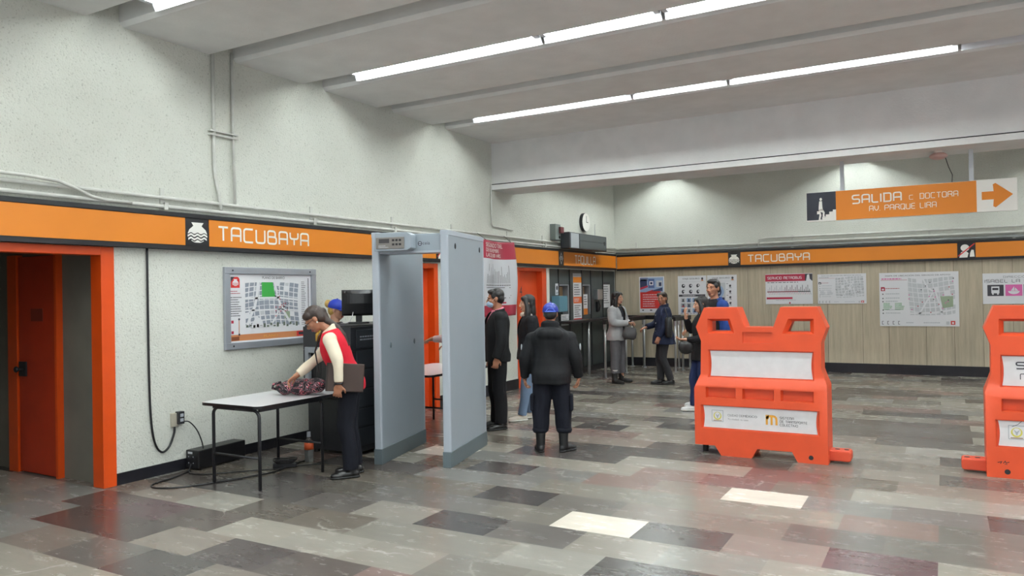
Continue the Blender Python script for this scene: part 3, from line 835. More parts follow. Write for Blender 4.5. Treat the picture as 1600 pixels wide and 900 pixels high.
f.rect(.09, .27, .12, .30, M_CRIM, 2); f.rect(.09, .16, .12, .19, M_CRIM, 2)
f.smallprint(1.08, .70, 1.15, 24, .021, .007, M_INK, 2, 3)
for i in range(34): f.rect(1.18, .19 + .0165 * i, 1.20, .20 + .0165 * i, M_INK, 2)
f.rect(.08, .085, 1.22, .15, M_TAN, 1); f.rect(1.0, .09, 1.215, .15, M_RED, 2); f.rect(1.03, .105, 1.19, .135, M_INK, 3)
f.text('PLANO', .52, .105, .2, .025, M_GOLD, 3); f.rect(.09, .09, .19, .13, mat('map_brown', (120, 66, 40), .5), 2)
f.build('printed_map', mp, (0, -.012, 0))
for u, v in ((.1, .82), (1.2, .82), (.1, .035), (1.2, .035)):
    MB().ell((u, -.037, v), (.010, .004, .010), seg=8, rg=6).build('screw', M_DARKM, mp)

o = board('train_poster', 'red poster with a photograph of a train, behind the woman in navy', (-5.84, YP, 1.17), 0, .57, .79, group=None)
f = Flat()
f.rect(.02, .42, .55, .77, M_SKYB, 1); f.rect(.02, .09, .55, .45, M_RED, 2); f.poly([(.02, .45), (.55, .45), (.3, .50), (.12, .44)], M_RED, 2)
f.rect(.02, .55, .18, .73, M_NAVYP, 2); f.rect(.21, .54, .35, .74, mat('poster_train_blue', (84, 104, 150), .5), 3); f.rect(.235, .60, .325, .69, M_PAPER, 4); f.rect(.255, .62, .305, .67, M_NAVYP, 5); f.rect(.39, .56, .53, .70, M_LGREY, 3); f.rect(.45, .58, .51, .66, M_NAVYP, 4)
f.rect(.02, .70, .20, .77, mat('poster_dusk', (120, 130, 160), .5), 2); f.poly([(.02, .5), (.2, .56), (.2, .6), (.02, .55)], M_CRIM, 3); f.poly([(.25, .47), (.53, .55), (.53, .47)], M_NAVYP, 3)
f.smallprint(.08, .385, .5, 6, .05, .016, M_PAPER, 3, 9)
f.rect(.02, .02, .55, .09, M_PAPER, 2); f.rect(.06, .04, .1, .065, M_INK, 3); f.rect(.24, .04, .29, .065, M_INK, 3)
f.build('print', o, (0, -.008, 0))
def viaje(label, x, kind):
    o = board('safety_poster', label, (x, YP, 1.125), 0, .615, .83)
    f = Flat(); f.text('VIAJE SEGURO', .1, .745, .37, .038, M_INK); f.line([(.02, .70), (.59, .70)], .006, M_LGREY); f.disc(.53, .765, .022, .026, M_INK, 2); f.poly([(.5, .715), (.56, .715), (.545, .742), (.515, .742)], M_TAN, 2)
    rd = random.Random(kind)
    if kind == 1:
        for i in range(3):
            for j in range(2):
                u, v = .12 + .16 * i, .615 - .125 * j
                f.disc(u, v, .038, .042, M_INK, 2, 14, rd.uniform(0, 40), rd.uniform(250, 330)); f.disc(u + .01, v + .012, .016, .016, M_PAPER, 3, 10)
        f.rect(.02, .385, .59, .43, M_INK, 2); f.smallprint(.1, .40, .5, 1, .02, .014, M_PAPER, 3, 4)
        for i in range(4):
            for j in range(3):
                u, v = .06 + .125 * i, .265 - .112 * j
                f.rect(u, v, u + .10, v + .09, rd.choice([M_LGREY, M_GREY, M_SKYB]), 2); f.disc(u + .05, v + .055, .018, .02, M_INK, 3, 10); f.poly([(u + .02, v + .01), (u + .08, v + .01), (u + .06, v + .045), (u + .04, v + .045)], rd.choice([M_NAVYP, M_CRIM, M_INK]), 3)
        f.smallprint(.05, .02, .56, 1, .02, .01, M_INK, 2, 5)
    else:
        f.rect(.04, .06, .38, .67, M_LGREY, 1); f.disc(.2, .48, .15, .15, M_SKYB, 2); f.disc(.2, .48, .1, .11, M_NAVYP, 3); f.rect(.14, .44, .26, .56, M_PAPER, 4); f.rect(.06, .10, .36, .36, M_NAVYP, 2)
        for j in range(5):
            v = .60 - .12 * j; f.disc(.48, v, .024, .026, M_INK, 2, 12, 30, 300); f.rect(.455, v - .05, .505, v - .03, M_GREY, 2); f.smallprint(.40, v + .04, .44, 1, .01, .01, M_INK, 2, j)
    f.build('print', o, (0, -.008, 0))
viaje('white safety poster of small pictograms, left of the man in blue', -4.965, 1)
viaje('white safety poster partly hidden behind the head of the man in blue', -4.33, 2)

o = board('bus_service_poster', 'white bus service poster with crimson title bar on back wall', (-3.14, YP, 1.335), 0, .90, .61)
f = Flat()
f.rect(0, .46, .76, .60, M_CRIM, 1); f.rect(.76, .46, .90, .60, M_INK, 1); f.poly([(.78, .46), (.80, .58), (.84, .59), (.85, .5), (.89, .46)], M_PAPER, 2)
f.metro('SERVICIO METROBUS', .04, .50, .66, .055, M_PAPER, 2, .9)
f.smallprint(.04, .43, .85, 1, .02, .012, M_INK, 2, 7); f.line([(.03, .25), (.86, .25)], .016, M_INK)
for i in range(25):
    u = .05 + .033 * i; f.line([(u, .25), (u, .30 + .04 * ((i * 7) % 3))], .009, M_INK if i > 9 else M_GREY); f.line([(u, .25), (u + .03, .19)], .004, M_CRIM if i % 3 else M_INK); f.disc(u, .25, .009, .012, M_CRIM if i < 18 else M_INK, 3, 8)
f.rect(.02, .10, .52, .14, M_CRIM, 2); f.smallprint(.2, .075, .75, 1, .02, .008, M_GREY, 2, 8); f.rect(.455, .005, .48, .04, M_CRIM, 2)
f.build('print', o, (0, -.008, 0))

def placemap(o, w, h, big, seed):
    f = Flat()
    f.text('MAPA DE UBICACIÓN DEL SERVICIO DE APOYO', w * .08, h * .93, w * .82, h * .03, M_INK)
    f.line([(w * .02, h * .86), (w * .36, h * .86)], h * .006, M_CRIM)
    f.smallprint(w * .03, h * .875, w * .34, 1, .01, h * .02, M_PINK if big else M_GREY, 2, seed)
    f.build('printed_title', o, (0, -.008, 0)); f = Flat()
    rd = random.Random(seed)
    streets(f, w * .37, h * .2, w * .96, h * .91, 9, 8, M_LGREY, seed, 2, .07, .06)
    for pts in ([(w * .55, h * .91), (w * .62, h * .70), (w * .72, h * .62), (w * .78, h * .3), (w * .8, h * .2)], [(w * .37, h * .24), (w * .7, h * .24), (w * .95, h * .31)], [(w * .50, h * .2), (w * .6, h * .45), (w * .7, h * .65)]):
        f.line(pts, h * .028, M_PAPER, 3)
    if big:
        f.poly([(w * .80, h * .33), (w * .93, h * .36), (w * .93, h * .55), (w * .77, h * .55)], M_SAGE, 4)
    for i in range(24 if big else 30):
        u, v = w * rd.uniform(.38, .94), h * rd.uniform(.25, .88)
        f.disc(u, v, h * .011, h * .011, rd.choice([M_INK, M_INK, M_PINK, M_CRIM]) if big else M_INK, 5, 8)
    f.build('printed_map', o, (0, -.008, 0)); f = Flat()
    rtile(f, w * .02, h * .66, w * .075, h * .735, M_CRIM if big else M_INK, 2); f.disc(w * .047, h * .69, w * .015, h * .018, M_PAPER, 3, 10)
    for k, v in enumerate((.70, .60, .52, .46, .30, .24)):
        f.disc(w * .045, h * v, h * .012, h * .012, M_INK, 2, 8); f.smallprint(w * .08, h * v, w * .30, 1, .01, h * .012, M_GREY if k else M_CRIM, 2, seed + k)
    f.smallprint(w * .05, h * .42, w * .17, 5, h * .028, h * .012, M_GREEN if big else M_GREY, 2, 3); f.smallprint(w * .20, h * .42, w * .33, 5, h * .028, h * .012, M_GREEN if big else M_GREY, 2, 4)
    f.build('printed_legend', o, (0, -.008, 0)); f = Flat()
    for i in range(4):
        u = w * (.03 + .07 * i); f.line([(u + .02 * w, h * .09), (u, h * .09), (u, h * .035), (u + .02 * w, h * .035)], h * .008, M_INK)
    f.smallprint(w * .34, h * .06, w * .44, 1, .01, h * .012, M_GREY, 2, 6); f.smallprint(w * .56, h * .06, w * .78, 1, .01, h * .012, M_GREY, 2, 6)
    f.rect(w * .895, h * .03, w * .95, h * .10, M_RED, 2); f.rect(w * .91, h * .045, w * .935, h * .08, M_PAPER, 3); f.rect(w * .84, h * .03, w * .88, h * .09, M_LGREY, 2)
    f.build('printed_footer', o, (0, -.008, 0))
o = board('area_map', 'small white area map right of the bus service poster', (-2.145, YP, 1.335), 0, .87, .58)
placemap(o, .87, .58, False, 21)
o = board('area_map', 'large white area map with pink marks on back wall', (-1.05, YP, .905), 0, 1.30, 1.005)
placemap(o, 1.30, 1.005, True, 33)

o = board('direction_sign', 'white direction sign with dark and pink square icons', (.62, YP, 1.31), 0, 1.15, .545, 'sign')
f = Flat()
f.metro('DIRECCIÓN', .31, .46, .38, .035, M_INK, 2, .7); f.metro('ISABEL LA CATÓLICA', .03, .375, 1.08, .06, M_INK, 2, .8)
f.rect(.07, .14, .315, .34, M_INK, 1); f.rect(.34, .14, .59, .34, M_PINK, 1) ; f.rect(.61, .14, .86, .34, M_INK, 1)
f.rect(.13, .19, .25, .31, M_PAPER, 2); f.rect(.145, .245, .235, .285, M_INK, 3); f.rect(.14, .165, .165, .19, M_PAPER, 2); f.rect(.215, .165, .24, .19, M_PAPER, 2)
f.disc(.465, .225, .085, .055, M_PAPER, 2, 16, 180, 360); f.poly([(.42, .23), (.47, .31), (.475, .23)], M_PAPER, 2); f.poly([(.48, .23), (.485, .29), (.53, .23)], M_PAPER, 2)
f.poly([(.65, .22), (.74, .22), (.74, .18), (.82, .24), (.74, .30), (.74, .26), (.65, .26)], M_PAPER, 2)
f.build('print', o, (0, -.008, 0))

# hung banner in front of the left wall
bn = thing('hanging_banner', 'wrinkled crimson and white cloth banner hung from the wall conduits', 'banner', (-6.26, 10.0, 0), PI / 2)
bn_w = 1.06
def bpt(a, b):      # a across 0..1, b down 0..1
    w = bn_w + .08 * b
    return (a * w - .02 * b, -.02 - .025 * math.sin(7 * a + 3 * b) - .012 * math.sin(17 * a - 5 * b) - .05 * b * (1 - b), 2.50 - 1.22 * b - .02 * math.sin(PI * a) * (1 - b))
mbb = MB(); N, K = 26, 34
vs = [bpt(i / N, j / K) for j in range(K + 1) for i in range(N + 1)]
for j in range(K):
    for i in range(N):
        a = j * (N + 1) + i
        b = (j + .5) / K
        mbb.f.append((a, a + 1, a + N + 2, a + N + 1)); mbb.m.append(1 if b < .25 or b > .86 else 0)
mbb.v = vs
ob = mbb.build('cloth', [mat('banner_white', (214, 216, 222), .6), mat('banner_crimson', (158, 40, 62), .6)], bn, smooth=True, raw=True)
md = ob.modifiers.new('s', 'SOLIDIFY'); md.thickness = .003
def cloth_text(rows):
    mbt = MB()
    for t, a0, a1, b0, b1, mi in rows:
        vs, fs = text_mesh(t) if t != '#' else ([(0, 0), (1, 0), (1, 1), (0, 1)], [(0, 1, 2, 3)])
        xs = [p[0] for p in vs]; ys = [p[1] for p in vs]
        out = []
        for p in vs:
            q = bpt(a0 + (a1 - a0) * (p[0] - min(xs)) / (max(xs) - min(xs)), b1 + (b0 - b1) * (p[1] - min(ys)) / (max(ys) - min(ys)))
            out.append((q[0], q[1] - .006, q[2]))
        mbt.add(out, fs, mi)
    return mbt
rows = [('SEGUNDO TUNEL', .1, .68, .03, .085, 0), ('DE NOVIEMBRE', .1, .52, .10, .15, 0), ('LAS 23:00 HRS', .1, .58, .165, .215, 0)]
rdm = random.Random(8)
for i in range(20):
    a = .14 + .034 * i; rows.append(('#', a, a + .008, .56 - rdm.uniform(.08, .26), .56, 1))
    rows.append(('#', a - .004, a + .012, .575, .595, 1))
rows += [('#', .14, .8, .615, .622, 1), ('#', .35, .6, .67, .69, 1), ('#', .3, .8, .72, .73, 1), ('#', .3, .75, .75, .76, 1), ('#', .4, .65, .81, .83, 2)]
cloth_text(rows).build('lettering', [M_WHITE, M_INK, M_CRIM], bn, raw=True)

for a in (.12, .9):
    q = bpt(a, 0); MB().tube([q, (q[0], .1, 2.60), (q[0], .125, 2.612), (q[0], .14, 2.60)], .004, 6).build('tie_cord', M_PLAST, bn)

# ================================================================== CONDUITS AND WALL BOXES
def conduit(label, pts, r, m=M_PIPE, cat='pipe', name='conduit', group=None):
    return tag(MB().tube(pts, r, 8).build(name, m, smooth=True), label, cat, group)
c = conduit('upper grey conduit running along the left wall above the orange band', [(-6.385, 2.3, 2.61), (-6.385, 10.0, 2.605), (-6.385, 15.97, 2.60)], .017)
c = conduit('lower grey conduit resting just above the orange band on left wall', [(-6.37, 2.3, 2.523), (-6.37, 10.0, 2.521), (-6.37, 15.96, 2.52)], .019)
for y in (4.6, 6.55, 8.05, 9.47, 11.15, 12.45):
    b = MB(); b.box(-6.42, -6.405, y - .02, y + .02, 2.49, 2.70); b.box(-6.405, -6.345, y - .02, y - .012, 2.545, 2.555); b.box(-6.36, -6.345, y - .02, y + .02, 2.49, 2.56)
    tag(b.build('pipe_bracket', M_PIPE), 'small strap bracket holding the two conduits %s' % {4.6: 'left of the jug emblem', 6.55: 'right of the white station name', 8.05: 'left of the detector control box', 9.47: 'above the detector right panel', 11.15: 'right of the hung banner', 12.45: 'left of the grey alarm box'}[y], 'bracket', 'conduit brackets')
conduit('curved conduit swooping down over the band at far left', [(-6.35, 2.3, 2.66), (-6.35, 3.35, 2.66), (-6.35, 3.6, 2.645), (-6.35, 3.75, 2.60), (-6.35, 3.88, 2.545), (-6.35, 4.0, 2.528), (-6.35, 4.25, 2.525)], .015)
conduit('upright conduit with a kink, left of the pair on the left wall', [(-6.40, 5.19, 4.125), (-6.40, 5.19, 3.0), (-6.40, 5.20, 2.88), (-6.395, 5.235, 2.72), (-6.365, 5.24, 2.545)], .017)
conduit('straight upright conduit, right of the pair on the left wall', [(-6.40, 5.43, 4.2), (-6.40, 5.43, 3.4), (-6.385, 5.43, 2.62)], .014)
b = MB(); b.box(-6.42, -6.375, 5.13, 5.48, 3.30, 3.315); b.box(-6.42, -6.375, 5.13, 5.48, 3.34, 3.355)
tag(b.build('pipe_strut', M_PIPE), 'short channel strut bridging the two upright conduits', 'bracket')
conduit('thin conduit dropping below the beam end and turning right', [(-6.40, 10.62, 3.44), (-6.40, 10.62, 2.78), (-6.40, 10.66, 2.755), (-6.40, 11.32, 2.73)], .012)
conduit('upper grey conduit along the back wall above the orange band', [(-6.36, 15.955, 2.585), (2, 15.955, 2.575), (9, 15.955, 2.565)], .022)
conduit('lower grey conduit along the back wall above the orange band', [(-6.36, 15.94, 2.50), (2, 15.94, 2.495), (9, 15.94, 2.49)], .026, mat('grey_conduit', (132, 134, 134), .4, mott=.1))
conduit('extra conduit joining the back wall run halfway along', [(-3.25, 15.95, 2.52), (-3.25, 15.95, 2.66), (-3.1, 15.95, 2.685), (2, 15.95, 2.68), (9, 15.95, 2.675)], .02)
for x in (-5.9, -4.5, -2.6, -0.2, 1.1):
    b = MB(); b.box(x - .02, x + .02, 15.985, 16.0, 2.46, 2.72); b.box(x - .02, x + .02, 15.905, 15.985, 2.46, 2.475)
    tag(b.build('pipe_bracket', M_PIPE), 'small conduit bracket on the back wall %s' % {-5.9: 'nearest the corner', -4.5: 'left of the jug emblem', -2.6: 'above the white station name', -0.2: 'above the large area map', 1.1: 'above the direction sign'}[x], 'bracket', 'back wall conduit brackets')
conduit('thin cable line clipped along the lower edge of the beam', [(XW, 10.672, 3.44), (0, 10.672, 3.44), (9, 10.672, 3.44)], .006, M_DARKM, 'cable', 'beam_cable')

al = thing('alarm_box', 'small grey alarm box with a dark red sounder above the band', 'alarm', (XW, 12.88, 2.64), PI / 2)
MB().box(-.11, .11, -.12, 0, 0, .30).build('case', mat('grey_enamel', (118, 126, 124), .5), al, bevel=.006)
MB().box(.02, .16, -.17, -.12, .13, .25).build('sounder', mat('dark_red_plastic', (84, 30, 34), .4), al, bevel=.01)
MB().ell((.05, -.125, .06), (.03, .02, .03)).build('button', M_PLAST, al, smooth=True)
ck = thing('wall_clock', 'round wall clock seen edge on above the ticket office', 'clock', (XW, 14.3, 3.08), PI / 2)
MB().tube([(0, 0, 0), (0, -.07, 0)], [.19, .19], 32).build('case', M_DARKM, ck)
MB().tube([(0, -.07, 0), (0, -.073, 0)], [.187, .187], 32).build('dial', M_WHITE, ck)
MB().box(-.005, .005, -.078, -.074, 0, .13).box(0, .09, -.078, -.074, -.006, .006).build('hands', M_PLAST, ck)
eb = thing('display_unit', 'long dark grey unit with a pale end panel on the ticket office band', 'equipment', (XW, 13.08, 2.49), PI / 2)
MB().box(0, 1.83, -.26, -.075, 0, .31).box(.3, .4, -.075, 0, .19, .24).box(1.4, 1.5, -.075, 0, .19, .24).build('case', mat('charcoal_case', (52, 56, 60), .45), eb, bevel=.008)
MB().box(.06, .42, -.266, -.26, .015, .295).build('end_panel', mat('pale_panel', (178, 182, 188), .4), eb)
MB().box(.46, 1.78, -.266, -.26, .02, .16).box(.46, 1.78, -.266, -.26, .175, .29).build('display', mat('dim_display', (64, 70, 72), .3), eb)
MB().box(1.68, 1.74, -.27, -.266, .12, .2).build('switch', M_PLAST, eb)
tag(MB().tube([(-6.3, 14.62, 2.80), (-6.3, 14.62, 3.0), (-6.3, 14.64, 3.06)], .006, 6).build('antenna', M_STEEL), 'thin wire antenna standing on the dark grey unit', 'antenna')

# ticket office fittings
o = tag(MB().box(0, .36, -.16, 0, 0, .30).build('metal_box', M_BLUEB, bevel=.006), 'dusty blue metal box fixed left of the ticket window', 'box'); o.location = (-6.44, 12.84, 1.28); o.rotation_euler = (0, 0, PI / 2)
def note(label, y, z, w, h, fn, x=-6.44):
    o = board('paper_notice', label, (x, y, z), PI / 2, w, h, 'notice', t=.004)
    f = Flat(); fn(f, w, h); f.build('print', o, (0, -.004, 0))
note('small white notice above the blue metal box', 13.0, 1.6, .13, .22, lambda f, w, h: (f.disc(w * .5, h * .62, w * .3, h * .2, M_INK, 1, 14, 20, 320), f.smallprint(w * .15, h * .2, w * .9, 2, h * .1, h * .05, M_INK, 1, 2)))
note('white printed notice beneath the first ticket window', 13.2, 1.0, .34, .22, lambda f, w, h: f.smallprint(w * .1, h * .8, w * .9, 6, h * .13, h * .05, M_INK, 1, 3), -6.425)
def tall(f, w, h):
    f.rect(0, h * .8, w, h * .92, M_ORANGE, 1); f.rect(0, h * .36, w, h * .5, mat('notice_orange', (226, 112, 60), .5), 1); f.rect(0, 0, w, h * .04, M_RED, 1)
    f.smallprint(w * .1, h * .74, w * .9, 5, h * .05, h * .02, M_INK, 2, 4); f.smallprint(w * .1, h * .30, w * .9, 6, h * .045, h * .018, M_INK, 2, 6); f.rect(0, h * .93, w, h, M_GREY, 1)
    f.smallprint(w * .1, h * .44, w * .9, 2, h * .04, h * .02, M_PAPER, 2, 7)
note('tall narrow orange and white notice between the ticket windows', 13.80, 1.08, .40, .95, tall)
note('white notice with orange foot on the second ticket window', 14.27, 1.18, .20, .42, lambda f, w, h: (f.rect(0, 0, w, h * .3, M_ORANGE, 1), f.smallprint(w * .1, h * .85, w * .9, 4, h * .12, h * .05, M_INK, 1, 8)), -6.43)
note('white price sheet on the panel right of the intercom', 15.3, 1.30, .42, .56, lambda f, w, h: (f.rect(0, h * .9, w, h, M_INK, 1), f.smallprint(w * .1, h * .8, w * .9, 8, h * .09, h * .03, M_INK, 1, 9)))
ic = thing('intercom', 'grey intercom phone on the panel beside the second ticket window', 'intercom', (-6.44, 14.98, 1.34), PI / 2)
MB().box(-.14, .14, -.09, 0, .14, .36).build('case', M_STEEL, ic, bevel=.01)
MB().box(-.05, .05, -.05, 0, -.12, .10).build('receiver_cradle', M_PLAST, ic, bevel=.01)
MB().tube([(0, -.05, .12), (.03, -.07, .0), (.0, -.05, -.1)], .012, 8).build('cord', M_PLAST, ic, smooth=True)
lg = thing('ticket_counter', 'dark ledge below the ticket windows on slim steel legs', 'counter', (XW, 12.95, 0), PI / 2)
MB().box(0, 2.95, -.34, -.02, 1.05, 1.10).build('ledge', M_PLAST, lg, bevel=.01)
for u in (.9, 2.6):
    MB().tube([(u, -.28, 0), (u, -.28, 1.05)], .03, 12).build('leg', M_STEEL, lg, smooth=True)
MB().box(0, 2.95, -.02, -.005, .0, .12).build('kick_board', M_BASE, lg)

def rail(label, p0, p1, posts, z=1.06):
    d = Vector((p1[0] - p0[0], p1[1] - p0[1])); L = d.length
    t = thing('queue_rail', label, 'railing', (p0[0], p0[1], 0), math.atan2(d.y, d.x), 'queue rails in front of the ticket office')
    MB().box(0, L, -.03, .03, z - .03, z + .06).build('handrail', M_PLAST, t, bevel=.012)
    for q in posts:
        u = L * q
        MB().tube([(u, 0, .005), (u, 0, z - .02)], .024, 12).build('post', M_STEEL, t, smooth=True)
        MB().tube([(u, 0, z - .13), (u, 0, z - .03)], [.033, .033], 12).build('collar', M_STEEL, t)
        MB().tube([(u, 0, 0), (u, 0, .012)], .05, 14).build('foot_plate', M_STEEL, t)
    return t
rail('black topped queue rail running back from behind the woman in grey', (-5.58, 13.3), (-5.62, 15.66), (.02, .5, .98))
rail('short black topped queue rail behind the woman in navy', (-4.72, 14.9), (-4.64, 15.72), (.04, .5, .96))
rail('black topped queue rail parallel to the back wall in the corner', (-6.05, 15.78), (-4.85, 15.78), (.08, .3, .95))

# ================================================================== WALK-THROUGH DETECTOR
dt = thing('metal_detector', 'tall grey walk-through metal detector arch between table and guard', 'metal detector', (-4.09, 5.96, 0), R(14))
HD, DP = 2.245, 1.13
def det_panel(x0, x1):
    p = MB().box(x0, x1, .012, DP - .012, .0, HD).build('side_panel', M_DET, dt, bevel=.006)
    MB().box(x0 - .004, x1 + .004, 0, .035, .14, HD + .004).build('front_edge', M_DETL, p, bevel=.012)
    MB().box(x0 - .004, x1 + .004, DP - .035, DP, .14, HD + .004).build('rear_edge', M_DETL, p, bevel=.012)
    MB().box(x0 - .008, x1 + .008, -.004, DP + .004, 0, .15).build('kick_plate', M_KICK, p, bevel=.004)
    return p
pl = det_panel(-.785, -.715)
prr = det_panel(-.07, 0)
MB().box(-.79, -.71, 0, DP, HD - .03, HD + .02).build('top_cap', M_DETL, pl, bevel=.006)
MB().box(-.075, .005, 0, DP, HD - .03, HD + .02).build('top_cap', M_DETL, prr, bevel=.006)
hb = MB().box(-.715, -.07, .03, .25, 2.07, 2.24).build('crossbar', M_DET, dt, bevel=.006)
MB().box(-.715, -.07, .02, .26, 2.055, 2.075).build('lower_lip', M_DETL, hb)
f = Flat(); f.disc(-.29, 2.145, .022, .022, M_INK, 1, 18); f.disc(-.29, 2.145, .015, .015, M_DETL, 2, 18); f.rect(-.305, 2.142, -.275, 2.148, M_INK, 3); f.text('ceia', -.262, 2.132, .075, .03, M_INK, 1)
f.build('maker_mark', hb, (0, .03, 0))
cbx = MB().prism([(-.715, 2.075), (-.37, 2.075), (-.33, 2.10), (-.33, 2.225), (-.37, 2.25), (-.70, 2.25)], -.10, .03).build('control_box', M_DET, dt, bevel=.006)
MB().box(-.69, -.395, -.108, -.10, 2.095, 2.205).build('control_panel', mat('panel_taupe', (122, 118, 114), .4), cbx, bevel=.004)
MB().box(-.655, -.55, -.112, -.108, 2.15, 2.19).build('display', mat('display_dark', (66, 64, 66), .2), cbx)
f = Flat()
for i in range(3):
    for j in range(2): f.rect(-.52 + .035 * i, 2.125 + .04 * j, -.495 + .035 * i, 2.145 + .04 * j, M_DARKM, 1)
f.smallprint(-.66, 2.12, -.55, 2, .014, .006, M_LGREY, 1, 1); f.build('keys', cbx, (0, -.108, 0))
for q, (x, y, z) in enumerate(((-.712, .25, 1.15), (-.712, .85, 1.15), (.003, .22, 2.12), (.003, .98, 2.12))):
    MB().ell((x, y, z), (.006, .02, .03), seg=10, rg=8).build('recessed_catch', M_KICK if q < 2 else M_DARKM, pl if q < 2 else prr, smooth=True)

# ================================================================== TABLES
def rrect(x0, x1, y0, y1, r, n=5):
    out = []
    for cx, cy, a in ((x1 - r, y1 - r, 0), (x0 + r, y1 - r, 90), (x0 + r, y0 + r, 180), (x1 - r, y0 + r, 270)):
        for i in range(n + 1):
            t = R(a + 90 * i / n); out.append((cx + r * math.cos(t), cy + r * math.sin(t)))
    return out
def slab(mb, pts, z0, z1, mi=None):
    n = len(pts)
    mb.add([(p[0], p[1], z0) for p in pts] + [(p[0], p[1], z1) for p in pts], [tuple(range(n - 1, -1, -1)), tuple(range(n, 2 * n))] + [(i, (i + 1) % n, (i + 1) % n + n, i + n) for i in range(n)], mi)
    return mb
def table(label, loc, w, l, h, legy, rz=0):
    t = thing('inspection_table', label, 'table', loc, rz)
    slab(MB(), rrect(0.004, w - .004, .004, l - .004, .06), h - .022, h + .0015).build('tabletop', M_LAM, t)
    outer = rrect(0, w, 0, l, .064); inner = rrect(.0045, w - .0045, .0045, l - .0045, .06); n = len(outer)
    mb = MB()
    vs = [(p[0], p[1], z) for z in (h - .026, h) for p in outer] + [(p[0], p[1], z) for z in (h - .026, h) for p in inner]
    fs = []
    for i in range(n):
        k = (i + 1) % n
        fs += [(i, k, n + k, n + i), (2 * n + i, 3 * n + i, 3 * n + k, 2 * n + k), (i, 2 * n + i, 2 * n + k, k), (n + i, n + k, 3 * n + k, 3 * n + i)]
    mb.add(vs, fs).build('edge_band', M_PLAST, t)
    r = .0145
    for y in legy:
        xa, xb = .14, w - .03
        for s, x in ((1, xa), (-1, xb)):
            pts = [(x, y, 0.0), (x, y, h - .10)] + [(x + s * .07 * (1 - math.cos(R(a))), y, h - .10 + .06 * math.sin(R(a))) for a in (20, 45, 70, 90)] + [((xa + xb) / 2, y, h - .04)]
            MB().tube(pts, r, 10).build('leg', M_DARKM, t, smooth=True)
        MB().tube([(xa, y, .27), (xb, y, .27)], .011, 8).build('crossbar', M_DARKM, t, smooth=True)
    for x in (.14, w - .03):
        MB().box(x - .012, x + .012, legy[0], legy[-1], h - .05, h - .026).build('apron_rail', M_DARKM, t)
    return t
table('white topped inspection table with black legs in front of the scanner', (-5.82, 4.52, 0), .75, 1.2, .72, (.04, .79))
table('white topped table with black legs seen through the detector arch', (-6.02, 7.1, 0), .90, 1.32, .72, (.45, 1.09))

# ================================================================== X-RAY SCANNER AND MONITOR
xs = thing('baggage_scanner', 'black baggage scanner cabinet with grey framed tunnel beside the wall', 'scanner', (-5.9, 5.86, 0))
mb = MB()
mb.box(0, .66, .08, 1.2, 0.04, .66).box(0, .06, .02, 1.2, .66, 1.09).box(.60, .66, .02, 1.2, .66, 1.09).box(0, .66, .02, 1.2, 1.09, 1.335).box(0, .66, .9, 1.2, .66, 1.09)
mb.build('cabinet', M_XRAY, xs, bevel=.006)
mb = MB(); mb.box(.04, .09, 0, .05, .62, 1.12).box(.57, .62, 0, .05, .62, 1.12).box(.09, .57, 0, .05, 1.06, 1.12)
mb.build('tunnel_frame', mat('scanner_grey_frame', (128, 132, 138), .4), xs, bevel=.004)
cu = MB()
for i in range(12): cu.box(.092 + .04 * i, .129 + .04 * i, .06 + .004 * (i % 2), .066 + .004 * (i % 2), .67, 1.06)
cu.build('lead_curtain', M_RUB, xs)
MB().box(.08, .58, -.10, .9, .60, .665).build('conveyor_belt', M_RUB, xs, bevel=.01)
for j in range(5):
    MB().box(.66, .668, .10, 1.16, .10 + .2 * j, .285 + .2 * j).build('side_cover', M_XRAY2, xs, bevel=.004)
MB().box(.66, .67, .10, 1.16, 1.11, 1.30).build('top_cover', M_XRAY2, xs, bevel=.004)
f = Flat(); f.smallprint(0, .06, .3, 2, .03, .014, M_GREY, 1, 5); o = f.build('printed_label', xs); o.rotation_euler = (0, 0, PI / 2); o.location = (.6705, .15, 1.16)
f = Flat(); f.rect(0, 0, .09, .06, M_GOLD, 1); f.rect(.01, .01, .08, .03, M_DARKM, 2); o = f.build('rating_sticker', xs); o.rotation_euler = (0, 0, PI / 2); o.location = (.6685, .62, .58)
for x in (.06, .60):
    for y in (.14, 1.12):
        MB().tube([(x, y, 0), (x, y, .045)], .03, 12).build('foot', M_RUB, xs)
MB().box(.02, .64, .03, 1.18, 1.335, 1.345).build('worktop', M_PLAST, xs)

mo = thing('monitor', 'black computer monitor seen from behind on the scanner', 'monitor', (-5.655, 6.49, 1.345), R(38))
slab(MB(), rrect(-.115, .115, -.07, .09, .03), 0, .015).build('base', M_PLAST, mo, bevel=.003)
MB().box(-.035, .035, -.01, .03, .012, .16).build('stand', M_PLAST, mo, bevel=.006)
scr = MB()
rings = []
for z, b in ((.085, .0), (.105, .04), (.22, .065), (.33, .05), (.372, .0)):
    rings.append([(x, -(b * (1 - (abs(x) / .186) ** 2.5)) - .012, z) for x in [-.186 + .372 * i / 12 for i in range(13)]] + [(.186, .03, z), (-.186, .03, z)])
scr.loft(rings).build('back_shell', M_PLAST, mo, bevel=.003)
MB().box(-.155, .155, .03, .034, .105, .355).build('screen', M_GLASS, mo)
MB().box(-.05, .05, -.055, -.03, .12, .2).build('vent_panel', M_RUB, mo)
MB().tube([(-.06, -.05, .13), (-.07, -.09, .07), (-.10, -.08, .02), (-.14, -.05, .006), (-.2, .02, .006)], .004, 6).build('video_cable', M_PAPER, mo, smooth=True)

